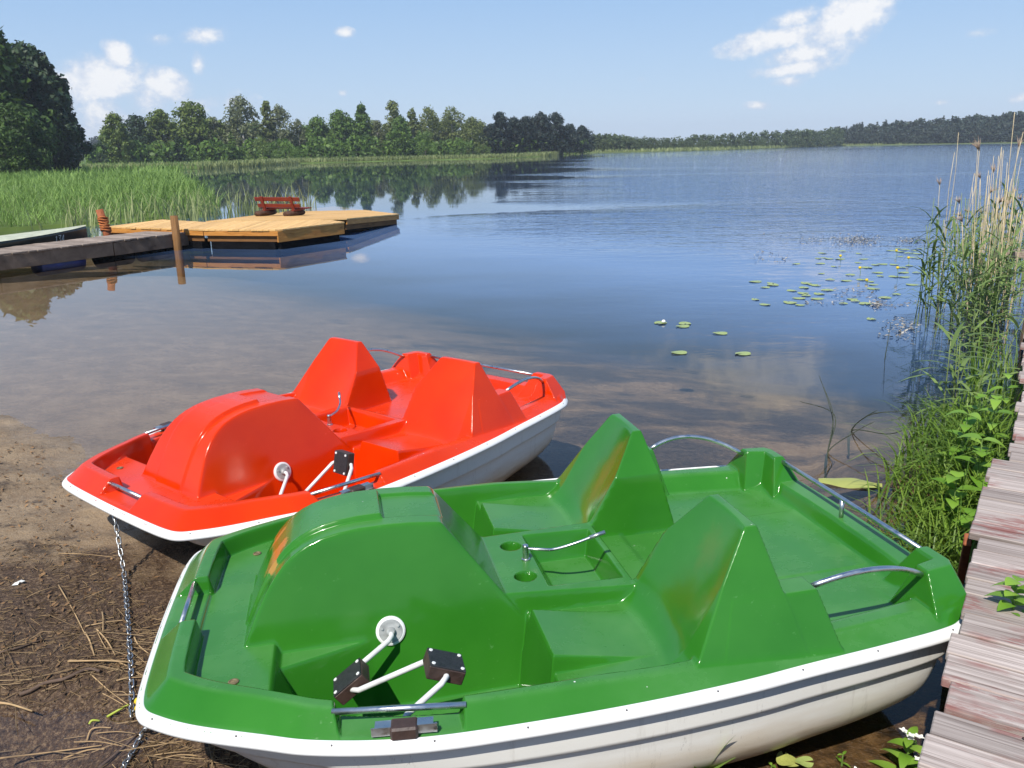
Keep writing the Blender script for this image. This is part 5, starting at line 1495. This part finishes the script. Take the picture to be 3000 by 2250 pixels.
# bent rushes over the shallows
M_RUSH = simple("dark_rush", (.030, .040, .020), .6, var=.3, vscale=5)
for k, (lb, paths) in enumerate((('arched dark rushes rising from the shallows, left clump behind the green boat', [[(2425, 1325, 0), (2440, 1230, .16), (2400, 1100, .42)], [(2412, 1330, 0), (2432, 1220, .20), (2330, 1180, .30)], [(2290, 1278, 0), (2360, 1225, .12), (2420, 1192, .20)], [(2430, 1320, 0), (2446, 1215, .2), (2418, 1130, .37)]]),
                                 ('arched dark rushes bending right towards the bank grass', [[(2494, 1262, 0), (2560, 1212, .17), (2700, 1206, .24)], [(2494, 1262, 0), (2530, 1225, .12), (2570, 1202, .2)], [(2500, 1265, 0), (2610, 1275, .10), (2680, 1250, .2)]]))):
    mb = None; root = None
    for pth in paths:
        q = [at(*c) for c in pth]; base = q[0]
        q = [base + np.array([0, 0, -.2])] + q
        if root is None: root = empty('rush', tuple(base), 0, lb, 'rush', 'bent rushes')
        cc = catmull(q, 8) - base
        MB().tube(cc, np.linspace(.0055, .002, len(cc)), 6).build('stalk', M_RUSH, root, True)
pz = at(2592, 1054, 0); tag(MB().tube([(pz[0], pz[1], -.3), (pz[0], pz[1], 0), (pz[0] + .02, pz[1], .36)], [.005, .005, .002], 6).build('rush', M_RUSH, None, True), 'single thin dark rush standing in open water before the reeds', 'rush', 'bent rushes')

# ---------------------------------------------------------------- litter on the shore
M_STALK = simple("pale_stalk", (.36, .24, .12), .85, var=.3, vscale=12)
M_TWIG = simple("dark_twig", (.10, .065, .045), .9, var=.35, vscale=12, bumpk=.4)
M_BLADEY = simple("yellow_green_blade", (.36, .42, .05), .6, var=.2)
def stick(name, pix, r, m, label, group=None, cat='stalk'):
    q = [on_ground(x, y, r * .8 + .004) for x, y in pix]
    if len(q) == 2: q = [q[0], (q[0] + q[1]) / 2 + np.array([random.uniform(-.01, .01), random.uniform(-.01, .01), .008]), q[1]]
    cc = catmull(q, 5); o = MB().tube(cc, np.linspace(r, r * .65, len(cc)), 7).build(name, m, None, True)
    return tag(o, label, cat, group)
c5 = lambda *q: [(x / 3.687, 1850 + y / 3.687) for x, y in q]
c6 = lambda *q: [(x * .603, 1250 + y * .603) for x, y in q]
pale = [c5((0, 1370), (500, 1310), (1100, 1230)), c5((920, 10), (1020, 260)), c5((1050, 0), (1190, 250)), c5((740, 310), (1170, 330), (1600, 325)), c5((1170, 290), (1560, 490)), c5((980, 460), (1180, 640), (1400, 800)),
        c5((1110, 670), (1330, 790)), c5((1040, 1100), (1470, 1105)), c5((800, 1195), (1060, 1190), (1330, 1240)), c5((1640, 1340), (2090, 1290)), c5((1700, 1390), (2130, 1340)), c5((940, 1180), (1000, 1050), (1200, 1040)), c5((690, 1370), (1130, 1270)),
        c5((1450, 60), (1500, 150), (1620, 250)), c5((1260, 530), (1590, 490)), c5((1210, 650), (1400, 710)), c6((285, 770), (370, 920), (460, 1110)), c6((130, 830), (280, 775)), c6((415, 970), (610, 940)), c6((285, 615), (560, 635)), c6((470, 985), (560, 1110)), c6((0, 1090), (210, 1035)), c6((497, 900), (500, 1000)), c6((330, 1140), (690, 1150))]
for i, q in enumerate(pale):
    stick('reed_stalk', q, random.uniform(.0018, .0040), M_STALK, 'pale dry reed stalk lying in the litter on the shore', 'dry reed stalks on the shore')
stick('branch', c5((215, 680), (330, 640), (480, 560), (700, 510), (900, 420), (990, 405), (1080, 430)), .0085, M_TWIG, 'crooked grey brown branch lying on the shore left of the chain', None, 'branch')
stick('twig', c5((0, 770), (130, 790), (350, 860)), .005, M_STALK, 'forked pale twig beside the dark puddle', None, 'twig')
stick('twig', c5((1070, 1475), (1300, 1280), (1540, 1050)), .006, M_TWIG, 'straight dark brown twig running under the bow corner of the green boat', None, 'twig')
stick('twig', c5((0, 230), (250, 160), (480, 80)), .005, M_TWIG, 'slim dark twig on bare sand at the left edge', None, 'twig')
stick('fallen_sedge', c5((1160, 920), (1390, 790)), .005, M_BLADEY, 'yellow green blade lying across the foot of the chain', None, 'blade')
stick('fallen_sedge', c5((965, 1000), (1080, 965)), .005, M_BLADEY, 'short yellow green blade left of the chain end', None, 'blade')
p = on_ground(405, 2055, .02); o = MB().lathe([(0, -.012), (.012, -.008), (.015, .003), (.010, .012), (0, .014)], tuple(p), None, 10).lathe([(0, -.012), (.010, -.008), (.012, .003), (.008, .010), (0, .012)], (p[0] + .015, p[1] - .04, p[2]), None, 10)
tag(o.build('fallen_bloom', M_YEL, None, True), 'yellow flower head lying by the chain at the bow of the green boat', 'flower')
p = on_ground(47, 1708, .01); V_, F_ = cards(np.array([p, p + [.02, .01, .004]]), np.array([[0, -.3, .95], [.2, 0, .98]]), np.array([.02, .016]))
tag(add('shell', raw_mesh('shell', V_, F_, False), M_PETAL), 'small white shell fragment on the dark sand at the left', 'shell')
# matted long straw
n = 400
cx_ = rng.choice(7, n); cc_ = np.array([(-1.35, 2.75), (-1.1, 2.5), (-1.6, 3.1), (-1.9, 2.75), (-1.25, 3.05), (-.95, 2.35), (-2.2, 2.3)])[cx_]
x = cc_[:, 0] + rng.normal(0, .22, n); y = cc_[:, 1] + rng.normal(0, .18, n); z = bed_z(x, y) + rng.uniform(.003, .012, n)
az = rng.normal(.2, .75, n); L = rng.uniform(.06, .30, n); wd = rng.uniform(.0008, .0019, n)
dx = np.stack([np.cos(az), np.sin(az), rng.normal(0, .05, n)], 1) * L[:, None]; sd = np.stack([-np.sin(az), np.cos(az), 0 * az], 1) * wd[:, None]
c = np.stack([x, y, z], 1)
V = np.stack([c - dx / 2 - sd, c - dx / 2 + sd, c + dx / 2 + sd, c + dx / 2 - sd, c - dx / 2 + np.array([0, 0, .002]), c + dx / 2 + np.array([0, 0, .002])], 1).reshape(-1, 3)
i0 = (np.arange(n) * 6)[:, None]
F = np.concatenate([i0 + np.array([[0, 3, 5, 4]]), i0 + np.array([[1, 4, 5, 2]])])
tag(add('matted_straw', raw_mesh('matted_straw', V, F, False), leaf_mat("straw_bits", (.08, .05, .024), (.34, .235, .125), 0, .8, 9)), 'matted pale straw on the dark shore around the chains', None, None, 'stuff')
# broken straw and leaf bits
n = 15000
x = rng.uniform(-3.2, -.4, n); y = rng.uniform(1.6, 4.0, n); s = shore_s(x, y)
ok = (s > .30 + rng.normal(0, .12, n)) & (rng.random(n) < np.clip(.22 + (x + 2.5) * .7, .08, 1))
ok &= bed_z(x, y) > .002
x, y = x[ok], y[ok]; z = bed_z(x, y) + .004
L = rng.uniform(.008, .075, len(x)) * rng.uniform(.4, 1, len(x)); az = rng.random(len(x)) * 6.28; wd = rng.uniform(.0005, .0019, len(x)); pt = rng.normal(0, .18, len(x))
dx = np.stack([np.cos(az), np.sin(az), pt], 1) * L[:, None]; sd = np.stack([-np.sin(az), np.cos(az), 0 * az], 1) * wd[:, None]
c = np.stack([x, y, z + np.abs(pt) * L * .5], 1)
V = np.stack([c - dx / 2 - sd, c - dx / 2 + sd, c + dx / 2 + sd, c + dx / 2 - sd, c - dx / 2 + np.array([0, 0, .002]), c + dx / 2 + np.array([0, 0, .002])], 1).reshape(-1, 3)
i0 = (np.arange(len(x)) * 6)[:, None]
F = np.concatenate([i0 + np.array([[0, 3, 5, 4]]), i0 + np.array([[1, 4, 5, 2]])])
tag(add('plant_litter', raw_mesh('plant_litter', V, F, False), leaf_mat("litter_bits", (.030, .016, .008), (.27, .18, .09), 0, .85, 14)), 'broken straw and leaf litter on the dark shore', None, None, 'stuff')
n = 5200
x = rng.uniform(-4.2, -.4, n); y = rng.uniform(1.6, 5.6, n); s = shore_s(x, y); ok = (s > .30) | ((s > .02) & (rng.random(n) < .22)); ok &= bed_z(x, y) > .002; x, y = x[ok], y[ok]
P_ = np.stack([x, y, bed_z(x, y) + .008], 1); N_ = np.array([0, 0, 1]) + rng.normal(0, .4, P_.shape); N_ /= np.linalg.norm(N_, axis=1)[:, None]
V_, F_ = cards(P_, N_, rng.uniform(.005, .019, len(P_)), .6)
tag(add('leaf_litter', raw_mesh('leaf_litter', V_, F_, False), leaf_mat("dead_leaves", (.035, .018, .010), (.26, .15, .07), 0, .8, 12)), 'dead brown leaves scattered over the dark shore', None, None, 'stuff')
